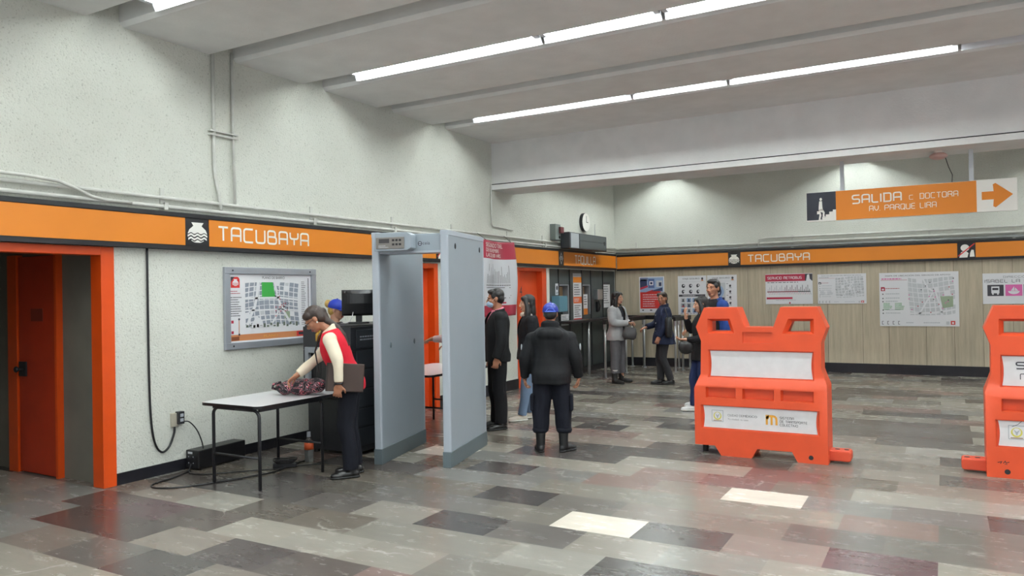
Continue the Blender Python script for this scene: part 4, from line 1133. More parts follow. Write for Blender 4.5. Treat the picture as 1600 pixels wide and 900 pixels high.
# ================================================================== BAG, FOLDER, FLOOR CLUTTER
mb = MB()
mb.ell((0, 0, .075), (.21, .11, .075), seg=20); mb.ell((-.14, .01, .065), (.11, .10, .062)); mb.ell((.12, -.01, .085), (.12, .10, .07)); mb.ell((-.05, -.02, .09), (.1, .08, .05))
me = solid(mb, .009, 4); wrinkle(me, .016, 14, 3)
for v in me.vertices: v.co.z = max(v.co.z, .001)
bag = link('cloth_bag', me, pattern_mat('floral_print', [(0, (22, 19, 24)), (.44, (60, 40, 52)), (.475, (176, 140, 150)), (.50, (24, 21, 26)), (.585, (186, 64, 84)), (.62, (206, 180, 184)), (.64, (30, 26, 30))], 17, .7, 1.2), None, True)
bag.location = (-5.30, 5.26, .722); bag.rotation_euler = (0, 0, R(30))
tag(bag, 'soft dark bag with pink floral print lying on the white table', 'bag')
MB().tube([(-.22, .0, .05), (-.27, -.03, .07), (-.25, -.07, .11), (-.18, -.05, .13)], .012, 8).build('strap', MATS['floral_print'], bag, smooth=True)

up = thing('power_supply_unit', 'long black power supply box on the floor against left wall', 'electrical box', (-6.225, 4.82, 0), R(4))
MB().box(-.17, 0, 0, .60, .012, .19).build('case', M_PLAST, up, bevel=.008)
f = Flat(); 
for i in range(2):
    for j in range(2):
        f.disc(.05 + .06 * i, .06 + .06 * j, .02, .02, M_DARKM, 1, 12); f.rect(.035 + .06 * i, .063 + .06 * j, .045 + .06 * i, .072 + .06 * j, M_GREY, 2)
f.rect(.03, .155, .09, .175, M_LGREY, 1); o = f.build('socket_panel', up); o.location = (-.17, -.001, 0)
for x in (-.14, -.03):
    for y in (.06, .54): MB().tube([(x, y, 0), (x, y, .015)], .012, 8).build('foot', M_RUB, up)
ot = thing('wall_outlet', 'small beige wall socket with plugged adapter near the alcove', 'socket', (XW, 4.66, .43), PI / 2)
MB().box(0, .07, -.025, 0, 0, .13).build('plate', mat('aged_ivory', (176, 170, 154), .5), ot, bevel=.004)
MB().box(.055, .12, -.055, 0, .02, .14).build('adapter', M_DARKM, ot, bevel=.005)
MB().box(.07, .105, -.06, -.055, .045, .075).box(.07, .105, -.06, -.055, .09, .12).build('adapter_sockets', M_GREY, ot)
def cable(label, pts, r=.007, m=M_PLAST, n=8):
    P = [Vector(p) for p in pts]; out = []
    for i in range(len(P) - 1):
        a = P[max(0, i - 1)]; b = P[i]; c = P[i + 1]; d = P[min(len(P) - 1, i + 2)]
        for k in range(n):
            t = k / n
            out.append(.5 * ((2 * b) + (c - a) * t + (2 * a - 5 * b + 4 * c - d) * t * t + (3 * b - a - 3 * c + d) * t ** 3))
    out.append(P[-1])
    return tag(MB().tube(out, r, 8).build('cable', m, smooth=True), label, 'cable')
cable('thick black cable hanging down the left wall to the socket', [(-6.405, 4.62 * .96, 2.13), (-6.405, 4.435, 1.5), (-6.405, 4.44, .8), (-6.405, 4.46, .45), (-6.405, 4.50, .28), (-6.40, 4.56, .215), (-6.40, 4.63, .25), (-6.40, 4.685, .36), (-6.40, 4.695, .43)], .010)
cable('thin black cable from the adapter down to the black box', [(-6.375, 4.77, .47), (-6.35, 4.82, .46), (-6.31, 4.87, .38), (-6.28, 4.90, .27), (-6.27, 4.91, .195)], .006)
cable('black cable looping over the floor in front of the table legs', [(-6.3, 4.80, .06), (-6.26, 4.72, .008), (-6.18, 4.5, .008), (-6.12, 4.26, .008), (-5.98, 4.20, .008), (-5.80, 4.32, .008), (-5.66, 4.60, .008), (-5.55, 4.90, .008), (-5.5, 5.1, .008), (-5.56, 5.35, .008), (-5.62, 5.7, .008)], .0075)
cable('second black floor cable running straight under the white table', [(-6.29, 4.79, .05), (-6.2, 4.70, .008), (-6.05, 4.72, .008), (-5.9, 4.85, .008), (-5.72, 5.05, .008), (-5.58, 5.18, .008), (-5.46, 5.4, .008), (-5.3, 5.6, .008)], .006)
ps = thing('power_strip', 'black power strip tangle on the floor under the white table', 'power strip', (-5.56, 5.28, 0), R(40))
MB().box(-.11, .11, -.03, .03, .004, .05).build('body', M_PLAST, ps, bevel=.006)
mb = MB()
for k in range(3):
    mb.tube([((.08 + .015 * k) * math.cos(R(a)), (.055 + .01 * k) * math.sin(R(a)), .055 + .014 * k + .006 * math.sin(R(3 * a))) for a in range(0, 361, 20)], .007, 6)
mb.build('cable_coil', M_PLAST, ps, smooth=True)
for x in (-.06, .0, .06): MB().box(x - .018, x + .018, -.022, .022, .05, .075).build('plug', M_DARKM, ps, bevel=.004)
bo = thing('sanitiser_bottle', 'clear bottle with orange label on the floor beside the scanner', 'bottle', (-5.54, 5.58, 0))
gl = mat('clear_plastic', (170, 172, 170), .1)
gl.node_tree.nodes['Principled BSDF'].inputs['Transmission Weight'].default_value = .75
MB().tube([(0, 0, 0), (0, 0, .005), (0, 0, .2), (0, 0, .235), (0, 0, .25)], [.04, .044, .044, .02, .018], 18).build('body', gl, bo, smooth=True)
MB().tube([(0, 0, .125), (0, 0, .195)], .046, 18).build('label_band', mat('orange_label', (214, 92, 44), .5), bo, smooth=True)
MB().tube([(0, 0, .25), (0, 0, .30)], [.02, .018], 14).build('cap', M_GREY, bo)

# ================================================================== PLASTIC BARRIERS
def barrier(label, loc, mirror, upper, lower):
    sx = -1 if mirror else 1
    t = thing('plastic_barrier', label, 'barrier', loc)
    W = 1.25
    def X(x): return x if not mirror else W - x
    out = [(.10, 1.47), (.43, 1.47), (.50, 1.275), (.77, 1.275), (.84, 1.47), (1.17, 1.47), (1.25, 1.275), (1.20, 1.13), (1.20, .88), (1.25, .73), (1.25, 0), (.98, 0), (.93, .095), (.61, .095), (.555, 0), (.26, 0), (.20, .095), (0, .095), (0, .66), (.055, .80), (.065, 1.13), (.015, 1.275)]
    def depth(z):      # half depth of the moulding at height z
        return .17 if z < .70 else (.17 - (z - .70) / .10 * .05 if z < .80 else .12)
    mb = MB(); mb.prism([(X(p[0]), p[1]) for p in out], -.5, .5)
    me = mb.mesh('body'); bm = bmesh.new(); bm.from_mesh(me)
    for z in (.70, .80):
        bmesh.ops.bisect_plane(bm, geom=bm.verts[:] + bm.edges[:] + bm.faces[:], plane_co=(0, 0, z), plane_no=(0, 0, 1))
    for v in bm.verts:
        v.co.y = math.copysign(depth(v.co.z), v.co.y)
    bmesh.ops.recalc_face_normals(bm, faces=bm.faces); bm.to_mesh(me); bm.free()
    o = link('body', me, M_BARR)
    cut = MB()
    def hole(pts, y0, y1, grow=0.0, sink=None):
        # tapered pocket: wide at the front (y0), narrower at the back (y1)
        cx = sum(p[0] for p in pts) / len(pts); cz = sum(p[1] for p in pts) / len(pts)
        A = [(X(cx + (p[0] - cx) * (1 + grow)), y0, cz + (p[1] - cz) * (1 + grow)) for p in pts]
        B_ = [(X(p[0]), y1, p[1]) for p in pts]
        if mirror: A.reverse(); B_.reverse()
        cut.loft([A, B_])
    # grip holes right through, each with a flared surround front and back
    for pts in ([(.17, 1.235), (.355, 1.235), (.325, 1.335), (.17, 1.335)], [(.90, 1.235), (1.10, 1.235), (1.10, 1.335), (.94, 1.335)]):
        hole(pts, -.3, .3); hole(pts, -.1201, -.07, .45); hole(pts, .1201, .07, .45)
    hole([(.48, 1.12), (.76, 1.12), (.76, 1.225), (.48, 1.225)], -.13, -.105, .03)
    hole([(.145, .775), (1.125, .775), (1.125, 1.045), (.145, 1.045)], -.14, -.095, .03)
    for x in (.13, .49, .85):
        hole([(x, .575), (x + .27, .575), (x + .27, .67), (x, .67)], -.18, -.12, .12)
    hole([(.075, .265), (1.17, .265), (1.17, .495), (.075, .495)], -.18, -.145, .025)
    co = bpy.data.objects.new('cut', cut.mesh('cut')); COL.objects.link(co)
    me2 = bake(o, [('BOOLEAN', dict(operation='DIFFERENCE', solver='EXACT', object=co, use_self=True)), ('TRIANGULATE', dict()), ('BEVEL', dict(width=.010, segments=2, limit_method='ANGLE', angle_limit=R(28)))])
    bpy.data.objects.remove(co)
    o = link('body', me2, [], t)
    if not me2.materials: me2.materials.append(M_BARR)
    md = o.modifiers.new('wn', 'WEIGHTED_NORMAL')
    # stickers with curved-in ends
    def sticker(x0, x1, z0, z1, y, draw, nm):
        n = 8; inset = .012
        L = [(X(x0) + sx * inset * math.sin(PI * i / n), z0 + (z1 - z0) * i / n) for i in range(n + 1)]
        Rr = [(X(x1) - sx * inset * math.sin(PI * i / n), z0 + (z1 - z0) * i / n) for i in range(n + 1)]
        mbs = MB(); mbs.prism(L + Rr[::-1], y - .003, y + .001)
        s = mbs.build('sticker', mat('worn_white_vinyl', (218, 216, 218), .5, mott=.04, mscale=12), t)
        f = Flat()
        if draw is lower1: draw(f, s, y - .003); return
        draw(f)
        if f.mb.v: f.build(nm, s, (0, y - .003, 0))
    sticker(.15, 1.12, .782, 1.036, -.096, upper, 'lettering')
    sticker(.085, 1.16, .272, .488, -.146, lower, 'printed_logos')
    cn = MB().prism([(X(1.22), .02), (X(1.42), .02), (X(1.435), .035), (X(1.435), .105), (X(1.42), .12), (X(1.22), .12)], -.06, .10).build('connector', mat('orange_plastic_dull', (206, 74, 44), .5, mott=.08), t, bevel=.015)
    for k in (0, 1):
        MB().tube([(X(1.31 + .08 * k), .02, .115), (X(1.31 + .08 * k), .02, .1225)], .022, 14).build('pin_hole', M_RUB, cn)
    MB().tube([(X(.06), 0, 0), (X(.06), 0, .10)], .03, 12).build('rubber_foot', M_RUB, t)
    MB().tube([(X(1.10), -.1715, .055), (X(1.10), -.166, .055)], .022, 16).build('drain_plug', M_DARKM, t)
    if mirror:
        f = Flat(); f.line([(.08, .13), (.11, .14), (.10, .12)], .006, M_DARKM); f.line([(.12, .125), (.135, .145), (.14, .13), (.165, .14)], .006, M_DARKM); f.line([(.13, .12), (.15, .118)], .005, M_DARKM)
        f.build('scribble', t, (0, -.170, 0))
    return t
def eagle(f, u, v, s):
    f.line([(u, v), (u + s, v), (u + s, v + s), (u, v + s), (u, v)], .006, M_GREY, 1)
    f.disc(u + s / 2, v + s * .5, s * .36, s * .36, mat('laurel_yellow', (206, 196, 90), .5), 1); f.disc(u + s / 2, v + s * .54, s * .26, s * .28, MATS['worn_white_vinyl'], 2)
    f.poly([(u + s * .3, v + s * .72), (u + s * .5, v + s * .55), (u + s * .72, v + s * .72), (u + s * .58, v + s * .46), (u + s * .54, v + s * .3), (u + s * .46, v + s * .3), (u + s * .42, v + s * .46)], M_GREY, 3)
    f.rect(u + s * .12, v + s * .06, u + s * .88, v + s * .12, mat('laurel_brown', (150, 116, 80), .5), 2)
def lower1(f, s, y):
    eagle(f, .17, .335, .11)
    f.build('city_emblem', s, (0, y, 0)); f = Flat()
    f.text('CIUDAD DE', .325, .392, .145, .022, M_MIDG, 2); f.text('MÉXICO', .475, .392, .135, .027, M_INK, 2); f.text('Tu ciudad, tu casa', .325, .355, .20, .018, M_MIDG, 2)
    f.build('lettering', s, (0, y, 0)); f = Flat()
    f.line(rounded([(.70, .335), (.70, .42), (.79, .42), (.79, .335)], .035), .02, M_GOLD, 2); f.rect(.69, .39, .72, .43, M_GOLD, 2); f.line([(.745, .335), (.745, .41)], .02, M_GOLD, 2)
    f.build('metro_emblem', s, (0, y, 0)); f = Flat()
    f.metro('SISTEMA', .82, .395, .13, .024, M_INK, 2, .9); f.metro('DE TRANSPORTE', .82, .362, .25, .024, M_INK, 2, .9); f.metro('COLECTIVO', .82, .329, .165, .024, M_INK, 2, .9)
    f.build('lettering', s, (0, y, 0))
M_MIDG = mat('faded_ink', (112, 110, 114), .5)
mat('worn_white_vinyl', (218, 216, 218), .5, mott=.04, mscale=12)
barrier('orange plastic barrier with blank white upper panel, in front of man in blue', (-2.205, 7.74, 0), False, lambda f: None, lower1)
def upper2(f):
    f.metro('SO', .225, .925, .16, .065, M_INK, 2, 1.2); f.metro('M', .255, .835, .075, .055, M_INK, 2, .8)
def lower2(f):
    eagle(f, .165, .335, .115); f.line([(.19, .44), (.23, .46), (.26, .49)], .004, M_INK, 2)
barrier('orange plastic barrier cut off by the right edge, lettered upper panel', (.30, 7.86, 0), True, upper2, lower2)

# ================================================================== PEOPLE
SKIN = mat('skin_warm', (176, 122, 94), .5, mott=.05, mscale=14)
SKIN2 = mat('skin_tan', (160, 108, 82), .5, mott=.05, mscale=14)
SKIN3 = mat('skin_light', (198, 148, 122), .5, mott=.05, mscale=14)
LIP = mat('lips', (140, 70, 66), .45)
BROW = mat('brow_hair', (38, 28, 24), .8)
EYEW = mat('eye_white', (176, 166, 156), .3)
IRIS = mat('iris_dark', (34, 22, 18), .2)
HAIRB = mat('hair_black', (24, 20, 20), .5, mott=.35, mscale=30, bump=.3, bscale=90)
HAIRD = mat('hair_dark_brown', (48, 34, 28), .5, mott=.3, mscale=30, bump=.3, bscale=90)
def cloth(name, col, rough=.85, mott=.08):
    return mat(name, col, rough, mott=mott, mscale=9, bump=.12, bscale=160, spec=.25)

TOR = [(.76, .120, .095, .0), (.80, .150, .110, .0), (.87, .168, .120, -.008), (.96, .152, .106, .0), (1.06, .143, .102, .004), (1.16, .155, .112, .008), (1.25, .165, .110, .002), (1.31, .158, .094, -.004), (1.355, .125, .078, -.012), (1.385, .075, .062, -.016), (1.42, .058, .056, -.012)]
def smooth(t):
    t = max(0, min(1, t)); return t * t * (3 - 2 * t)

class Body:
    def __init__(s, H=1.65, lean=0, build=1.0, head_yaw=0, head_pitch=0, head_roll=0, head=None, J=None, twist=0):
        s.H = H; k = s.k = H / 1.65; s.lean = R(lean); s.b = build; s.twist = R(twist)
        j = {}
        for sd, q in (('L', -1), ('R', 1)):
            j['sh' + sd] = s.warp(Vector((q * .178 * build * k, -.005, 1.308 * k)))
            j['el' + sd] = Vector((q * .225 * build * k, -.02, 1.07 * k)); j['wr' + sd] = Vector((q * .225 * build * k, .035, .835 * k))
            j['hip' + sd] = Vector((q * .088 * k, 0, .86 * k)); j['kn' + sd] = Vector((q * .095 * k, .012, .455 * k)); j['an' + sd] = Vector((q * .10 * k, -.01, .075 * k))
            j['toe' + sd] = q * -12
        for kk, v in (J or {}).items():
            j[kk] = Vector(v) if hasattr(v, '__len__') else v
        s.j = j
        s.neck = s.warp(Vector((0, -.012, 1.40 * k)))
        s.hc = Vector(head) if head else s.warp(Vector((0, .012, 1.535 * k)))
        s.hr = Matrix.Rotation(R(head_yaw), 3, 'Z') @ Matrix.Rotation(R(-head_pitch), 3, 'X') @ Matrix.Rotation(R(head_roll), 3, 'Y')
    def warp(s, p):
        z = p.z / s.k; t = smooth((z - .84) / .22); piv = Vector((0, 0, .90 * s.k))
        q = Matrix.Rotation(-s.lean * t, 3, 'X') @ (p - piv)
        if s.twist: q = Matrix.Rotation(s.twist * t, 3, 'Z') @ q
        return q + piv
    def hp(s, x, y, z):       # point in head space
        return s.hc + s.hr @ (Vector((x, y, z)) * s.k)
    def torso(s, mb, inf, z0, z1, flare=0.0, n=16, seg=28, fy=0.0):
        rings = []
        for i in range(n):
            z = z0 + (z1 - z0) * i / (n - 1)
            for a, b in zip(TOR, TOR[1:]):
                if a[0] <= z <= b[0] + 1e-6: break
            else:
                b = a = TOR[0] if z < TOR[0][0] else TOR[-1]
            t = 0 if b[0] == a[0] else (z - a[0]) / (b[0] - a[0])
            rx, ry, yo = [a[q] + (b[q] - a[q]) * t for q in (1, 2, 3)]
            if z < .87: rx, ry = max(rx, .160), max(ry, .112)
            fl = flare * max(0, (1.05 - z)) / .4
            rx = rx * s.b + inf + fl; ry = ry * (s.b * .6 + .4) + inf + fl + fy
            ring = []
            for q in range(seg):
                an = 2 * PI * q / seg; c, sn = math.cos(an), math.sin(an)
                e = 2 / 2.5
                ring.append(s.warp(Vector((rx * math.copysign(abs(c) ** e, c) * s.k, (ry * math.copysign(abs(sn) ** e, sn) + yo) * s.k, z * s.k))))
            rings.append(ring)
        mb.loft(rings)
    def limb(s, mb, pts, rad, seg=16):
        P = []; Q = []
        for i in range(len(pts) - 1):
            for t in (0, .25, .5, .75):
                P.append(pts[i].lerp(pts[i + 1], t)); Q.append(rad[i] + (rad[i + 1] - rad[i]) * t)
        P.append(pts[-1]); Q.append(rad[-1])
        # soften the bend
        for _ in range(2):
            P = [P[0]] + [P[i] * .5 + (P[i - 1] + P[i + 1]) * .25 for i in range(1, len(P) - 1)] + [P[-1]]
        mb.tube(P, Q, seg)
    def arm(s, mb, sd, r, inf=0, end=0.0):
        j = s.j; k = s.k; a, b, c = j['sh' + sd], j['el' + sd], j['wr' + sd]
        c2 = c + (b - c).normalized() * end
        root = a.lerp(Vector((s.neck.x, s.neck.y, a.z)), .25)
        s.limb(mb, [root, a, b, c2], [r[0] * k + inf, r[0] * k + inf, r[1] * k + inf, r[2] * k + inf])
        mb.ell(a, (r[0] * k * 1.06 + inf,) * 3, seg=14, rg=10)
    def leg(s, mb, sd, r, inf=0, end=0.0):
        j = s.j; k = s.k; a, b, c = j['hip' + sd], j['kn' + sd], j['an' + sd]
        c2 = c + (b - c).normalized() * end
        cf = b.lerp(c2, .35) + Vector((0, -.012, 0))
        s.limb(mb, [a, a.lerp(b, .5), b, cf, c2], [r[0] * k + inf, (r[0] * .55 + r[1] * .45) * k + inf, r[1] * k + inf, (r[1] * .96) * k + inf, r[2] * k + inf])
    def footdir(s, sd):
        a = R(s.j['toe' + sd]); return Vector((-math.sin(a), math.cos(a), 0))
    def hand(s, mb, sd, d, n, curl=35, spread=.0205):
        k = s.k; w = s.j['wr' + sd]; d = Vector(d).normalized(); n = Vector(n); n = (n - d * n.dot(d)).normalized(); t = d.cross(n)
        if (sd == 'R'): t = -t            # t points to the thumb side
        rot = Matrix((t, d, n)).transposed()
        mb.cap(w - d * .03, .027 * k, w + d * .025 * k, .026 * k, 10)
        mb.ell(w + d * .052 * k, (.041 * k, .055 * k, .0155 * k), rot)
        for i, ln in enumerate((.072, .080, .075, .060)):
            off = (1.5 - i) * spread * k
            p = w + d * .088 * k + t * off - n * .002
            dd = (d + t * (.14 * (1.5 - i) / 1.5)).normalized(); a = 0
            for q, fr in enumerate((.45, .32, .23)):
                a += R(curl) * (.7, 1.0, .8)[q]
                v = dd * math.cos(a) + n * math.sin(a)
                p2 = p + v * ln * fr * k
                mb.cap(p, (.0092 - .0008 * q) * k, p2, (.0086 - .0008 * q) * k, 8); p = p2
        p = w + d * .025 * k + t * .028 * k
        v = (d * .62 + t * .72 + n * .25).normalized()
        p2 = p + v * .042 * k; mb.cap(p, .012 * k, p2, .0105 * k, 8)
        v = (d * .9 + t * .25 + n * .35).normalized(); mb.cap(p2, .0105 * k, p2 + v * .03 * k, .0088 * k, 8)

def head_shape(mb, b):
    k = b.k; rt = b.hr
    E = lambda c, r: mb.ell(b.hp(*c), tuple(q * k for q in r), rt, 20, 14)
    E((0, -.012, .030), (.074, .092, .083)); E((0, .024, -.018), (.064, .066, .078)); E((0, .052, -.082), (.034, .030, .026))
    E((0, .030, -.062), (.052, .045, .040))
    for q in (-1, 1):
        E((q * .040, .054, -.018), (.024, .026, .022)); E((q * .030, .078, .026), (.027, .014, .009)); E((q * .075, -.006, -.004), (.010, .019, .030))
        E((q * .011, .097, -.034), (.009, .010, .008))
    mb.tube([b.hp(0, .082, .018), b.hp(0, .098, -.010), b.hp(0, .108, -.030)], [.008 * k, .010 * k, .0115 * k], 10)
    E((0, .086, -.061), (.023, .011, .006)); E((0, .084, -.071), (.019, .012, .007))
    mb.tube([b.hp(0, -.022, -.02), b.hp(0, -.018, -.09), b.neck, b.neck + Vector((0, 0, -.06))], [.052 * k, .050 * k, .056 * k, .062 * k], 16)

def eyes(root, b, brow=BROW, eye=True):
    for q in (-1, 1):
        if eye:
            mb = MB(); mb.ell(b.hp(q * .031, .0775, .004), (.012 * b.k, .008 * b.k, .0058 * b.k), b.hr, 12, 8, 0); mb.ell(b.hp(q * .031, .0825, .004), (.0062 * b.k, .004 * b.k, .0062 * b.k), b.hr, 10, 6, 1)
            mb.build('eye', [EYEW, IRIS], root, smooth=True)
        MB().tube([b.hp(q * .013, .0905, .024), b.hp(q * .03, .0915, .031), b.hp(q * .05, .078, .025)], [.0025, .0032, .002], 6).build('eyebrow', brow, root, smooth=True)

def skin(root, b, m, hands, feet=True, voxel=.0062):
    mb = MB()
    b.torso(mb, -.020, .80, 1.40); head_shape(mb, b)
    for sd in 'LR':
        b.arm(mb, sd, (.044, .036, .026)); b.leg(mb, sd, (.070, .046, .036))
        an = b.j['an' + sd]; fd = b.footdir(sd)
        mb.cap(an, .034 * b.k, an + fd * .06 + Vector((0, 0, -.036)), .018, 10)
        h = hands.get(sd)
        if h: b.hand(mb, sd, *h)
    me = solid(mb, voxel, 2)
    me.materials.clear()
    o = link('body', me, [m, LIP], root, True)
    lp = b.hp(0, .092, -.066); ax = b.hr @ Vector((1, 0, 0)); up = b.hr @ Vector((0, 0, 1))
    for p in me.polygons:
        d = p.center - lp
        if abs(d.dot(ax)) < .024 * b.k and abs(d.dot(up)) < .0095 * b.k and d.length < .03 * b.k:
            p.material_index = 1
    return o

def garment(root, name, m, mb, voxel=.0085, it=4, amp=.010, freq=9, seed=0, cut=None, thick=0, squash=(1, 1, .6)):
    me = solid(mb, voxel, it)
    if amp: wrinkle(me, amp, freq, seed, squash)
    if cut: cutaway(me, cut)
    o = link(name, me, m, root, True)
    if thick:
        md = o.modifiers.new('t', 'SOLIDIFY'); md.thickness = thick; md.offset = 1
    return o

def trousers(root, b, m, r=(.098, .074, .066), top=1.0, end=.0, inf=.012, amp=.009, name='trousers', seed=1, hem=None):
    mb = MB(); b.torso(mb, inf, .80, top)
    for sd in 'LR':
        b.leg(mb, sd, r, 0, end)
        mb.ell(b.j['hip' + sd] + Vector((0, -.01, 0)), (.105 * b.k, .115 * b.k, .11 * b.k))
    return garment(root, name, m, mb, amp=amp, seed=seed)

def shoe(root, b, sd, m, sole, kind='shoe'):
    k = b.k; an = b.j['an' + sd]; fd = b.footdir(sd); sdv = Vector((fd.y, -fd.x, 0)); base = Vector((an.x, an.y, an.z - .075 * k))
    rot = Matrix((sdv, fd, Vector((0, 0, 1)))).transposed()
    P = lambda x, y, z: base + sdv * x * k + fd * y * k + Vector((0, 0, z * k))
    mb = MB()
    mb.ell(P(0, -.030, .042), (.040 * k, .050 * k, .044 * k), rot); mb.ell(P(0, .05, .038), (.043 * k, .10 * k, .038 * k), rot); mb.ell(P(0, .125, .028), (.046 * k, .072 * k, .030 * k), rot)
    mb.tube([P(0, -.012, .03), P(0, -.012, .085)], [.042 * k, .042 * k], 14)
    if kind == 'boot':
        mb.tube([P(0, -.012, .05), P(0, -.016, .14), P(0, -.016, .22)], [.050 * k, .052 * k, .058 * k], 16)
    me = solid(mb, .0075, 3)
    for v in me.vertices: v.co.z = max(v.co.z, base.z + .004)
    o = link(kind, me, m, root, True)
    if sole is not None:
        mb = MB(); mb.ell(P(0, -.03, .012), (.043 * k, .055 * k, .016 * k), rot); mb.ell(P(0, .06, .012), (.047 * k, .11 * k, .016 * k), rot); mb.ell(P(0, .13, .012), (.050 * k, .072 * k, .016 * k), rot)
        me = solid(mb, .007, 2)
        for v in me.vertices: v.co.z = max(v.co.z, base.z)
        link('sole', me, sole, o, True)
    return o

def hair(root, b, m, kind, extra=None):
    k = b.k; mb = MB(); E = lambda c, r: mb.ell(b.hp(*c), tuple(q * k for q in r), b.hr, 20, 14)
    if kind == 'short':
        E((0, -.022, .048), (.081, .092, .080)); E((0, -.052, .0), (.076, .058, .070)); E((0, .035, .092), (.060, .052, .032))
        for q in (-1, 1): E((q * .066, .012, .035), (.016, .034, .034))
    else:
        E((0, -.022, .046), (.081, .094, .081)); E((0, -.05, .0), (.078, .062, .082))
        if kind != 'bun':
            for q in (-1, 1): E((q * .052, .035, .070), (.034, .045, .038))
    if kind == 'long':
        for q in (-1, 1):
            mb.tube([b.hp(q * .06, .03, .06), b.hp(q * .080, .008, -.02), b.hp(q * .088, .0, -.11), b.hp(q * .085, .015, -.20), b.hp(q * .075, .03, -.27)], [.028 * k, .034 * k, .042 * k, .042 * k, .018 * k], 12)
        E((0, -.065, -.10), (.085, .050, .15)); E((0, -.06, -.19), (.075, .04, .09))
    if kind == 'tail':
        E((0, -.105, .012), (.034, .034, .034)); mb.tube(extra, [.030 * k, .034 * k, .032 * k, .026 * k, .012 * k][:len(extra)], 12)
    if kind == 'bun':
        E((0, -.125, .055), (.050, .045, .050))
    me = solid(mb, .0065, 3); wrinkle(me, .005, 28, 5, (1, 1, .35))
    return link('hair', me, m, root, True)

def cap_hat(root, b, m, visor=True):
    k = b.k; mb = MB(); mb.ell(b.hp(0, -.014, .040), (.092 * k, .106 * k, .092 * k), b.hr, 24, 16)
    me = solid(mb, .006, 2)
    up = b.hr @ Vector((0, 0, 1)); c0 = b.hp(0, -.014, .018)
    bm = bmesh.new(); bm.from_mesh(me)
    bmesh.ops.bisect_plane(bm, geom=bm.verts[:] + bm.edges[:] + bm.faces[:], plane_co=c0, plane_no=up, clear_inner=True)
    bm.to_mesh(me); bm.free()
    o = link('cap', me, m, root, True)
    md = o.modifiers.new('t', 'SOLIDIFY'); md.thickness = .004
    mb = MB(); P = []
    for i in range(13):
        a = R(-65 + 130 * i / 12); P.append((math.sin(a), math.cos(a)))
    vs = [b.hp(.088 * p[0], -.014 + .102 * p[1], .022) for p in P] + [b.hp(.092 * p[0], .03 + .125 * max(0.35, p[1]), .006 - .012 * p[1] + .012 * abs(p[0])) for p in P]
    mb.add(vs, [(i, i + 1, i + 14, i + 13) for i in range(12)])
    q = mb.build('visor', m, o, smooth=True); md = q.modifiers.new('t', 'SOLIDIFY'); md.thickness = .004
    MB().ell(b.hp(0, -.016, .134), (.010 * k, .010 * k, .006 * k), b.hr).build('cap_button', m, o)
    return o

def person(label, loc, theta):
    return thing('person', label, 'person', loc, R(theta))

def collar(mb, b, r, h=.05, z=1.375, rr=.014, open_=0):
    n = 20; pts = []
    a0 = 90 + open_; a1 = 450 - open_
    for i in range(n + 1):
        a = R(a0 + (a1 - a0) * i / n)
        pts.append(b.warp(Vector((r * math.cos(a), r * .92 * math.sin(a) - .012, z + .02 * (-math.sin(a)))) * b.k))
    for dz in (0, h * .5, h):
        mb.tube([p + (b.neck - b.warp(Vector((0, -.012, 1.30 * b.k)))).normalized() * dz for p in pts], rr, 8)
    return mb

# ---- 1: woman in red vest bending over the table
b = Body(1.62, lean=20, head=(0.0, .285, 1.44), head_pitch=40, head_yaw=4, build=1.02,
         J=dict(elL=(-.275, .05, 1.08), wrL=(-.272, .05, .875), elR=(.215, .30, 1.06), wrR=(.12, .47, .925), hipL=(-.09, -.02, .84), hipR=(.09, -.02, .84), knL=(-.09, .02, .45), knR=(.09, .0, .45), anL=(-.085, -.03, .074), anR=(.10, -.05, .074), toeL=14, toeR=0))
p = person('person in red vest and cream shirt bending over the white table to search a bag', (-4.775, 5.31, 0), 126)
skin(p, b, SKIN2, {'R': ((-.35, .75, -.55), (-.3, -.6, -.75), 40), 'L': ((.10, .15, -1), (1, .0, .1), 38)})
eyes(p, b)
cream = cloth('cream_shirt', (226, 214, 192)); redv = cloth('red_vest', (196, 30, 48)); navy = cloth('navy_trousers', (15, 17, 26)); blk = mat('black_leather', (20, 19, 20), .3)
mb = MB(); b.torso(mb, .006, .90, 1.39)
for sd in 'LR': b.arm(mb, sd, (.064, .052, .040), 0, .012)
collar(mb, b, .068, .03); garment(p, 'shirt', cream, mb, amp=.013, freq=11)
mb = MB(); b.torso(mb, .020, .81, 1.385, flare=.045); 
garment(p, 'vest', redv, mb, amp=.006, freq=7)
trousers(p, b, navy, (.094, .076, .074))
for sd in 'LR': shoe(p, b, sd, blk, M_RUB)
hr_ = hair(p, b, HAIRD, 'tail', [b.hp(0, -.10, .0), (-.01, .175, 1.425), (-.02, .09, 1.372), (-.03, .025, 1.29), (-.04, -.02, 1.19)])
mb = MB()
for q in (-1, 1):
    mb.tube([b.hp(q * .031 + .021 * math.cos(R(a)), .098, .003 + .016 * math.sin(R(a))) for a in range(0, 361, 30)], .0018, 6); mb.tube([b.hp(q * .052, .096, .006), b.hp(q * .078, .05, .008), b.hp(q * .079, -.005, .012)], .0018, 6)
mb.build('glasses', M_DARKM, p)
MB().ell(b.hp(-.086, -.004, -.034), (.008, .008, .008)).build('earring', M_WHITE, p)
MB().tube([b.j['wrL'] + Vector((.032 * math.cos(R(a)), .032 * math.sin(R(a)), .004)) for a in range(0, 361, 30)], .009, 8).build('watch', M_PLAST, p, smooth=True)
mb = MB(); nk = b.neck
mb.tube([b.hp(-.055, .02, -.12), nk + Vector((-.07, .09, -.06)), nk + Vector((-.03, .13, -.20)), nk + Vector((0, .10, -.40))], .005, 6); mb.tube([b.hp(.055, .02, -.12), nk + Vector((.06, .09, -.06)), nk + Vector((0, .13, -.20)), nk + Vector((0, .10, -.40))], .005, 6)
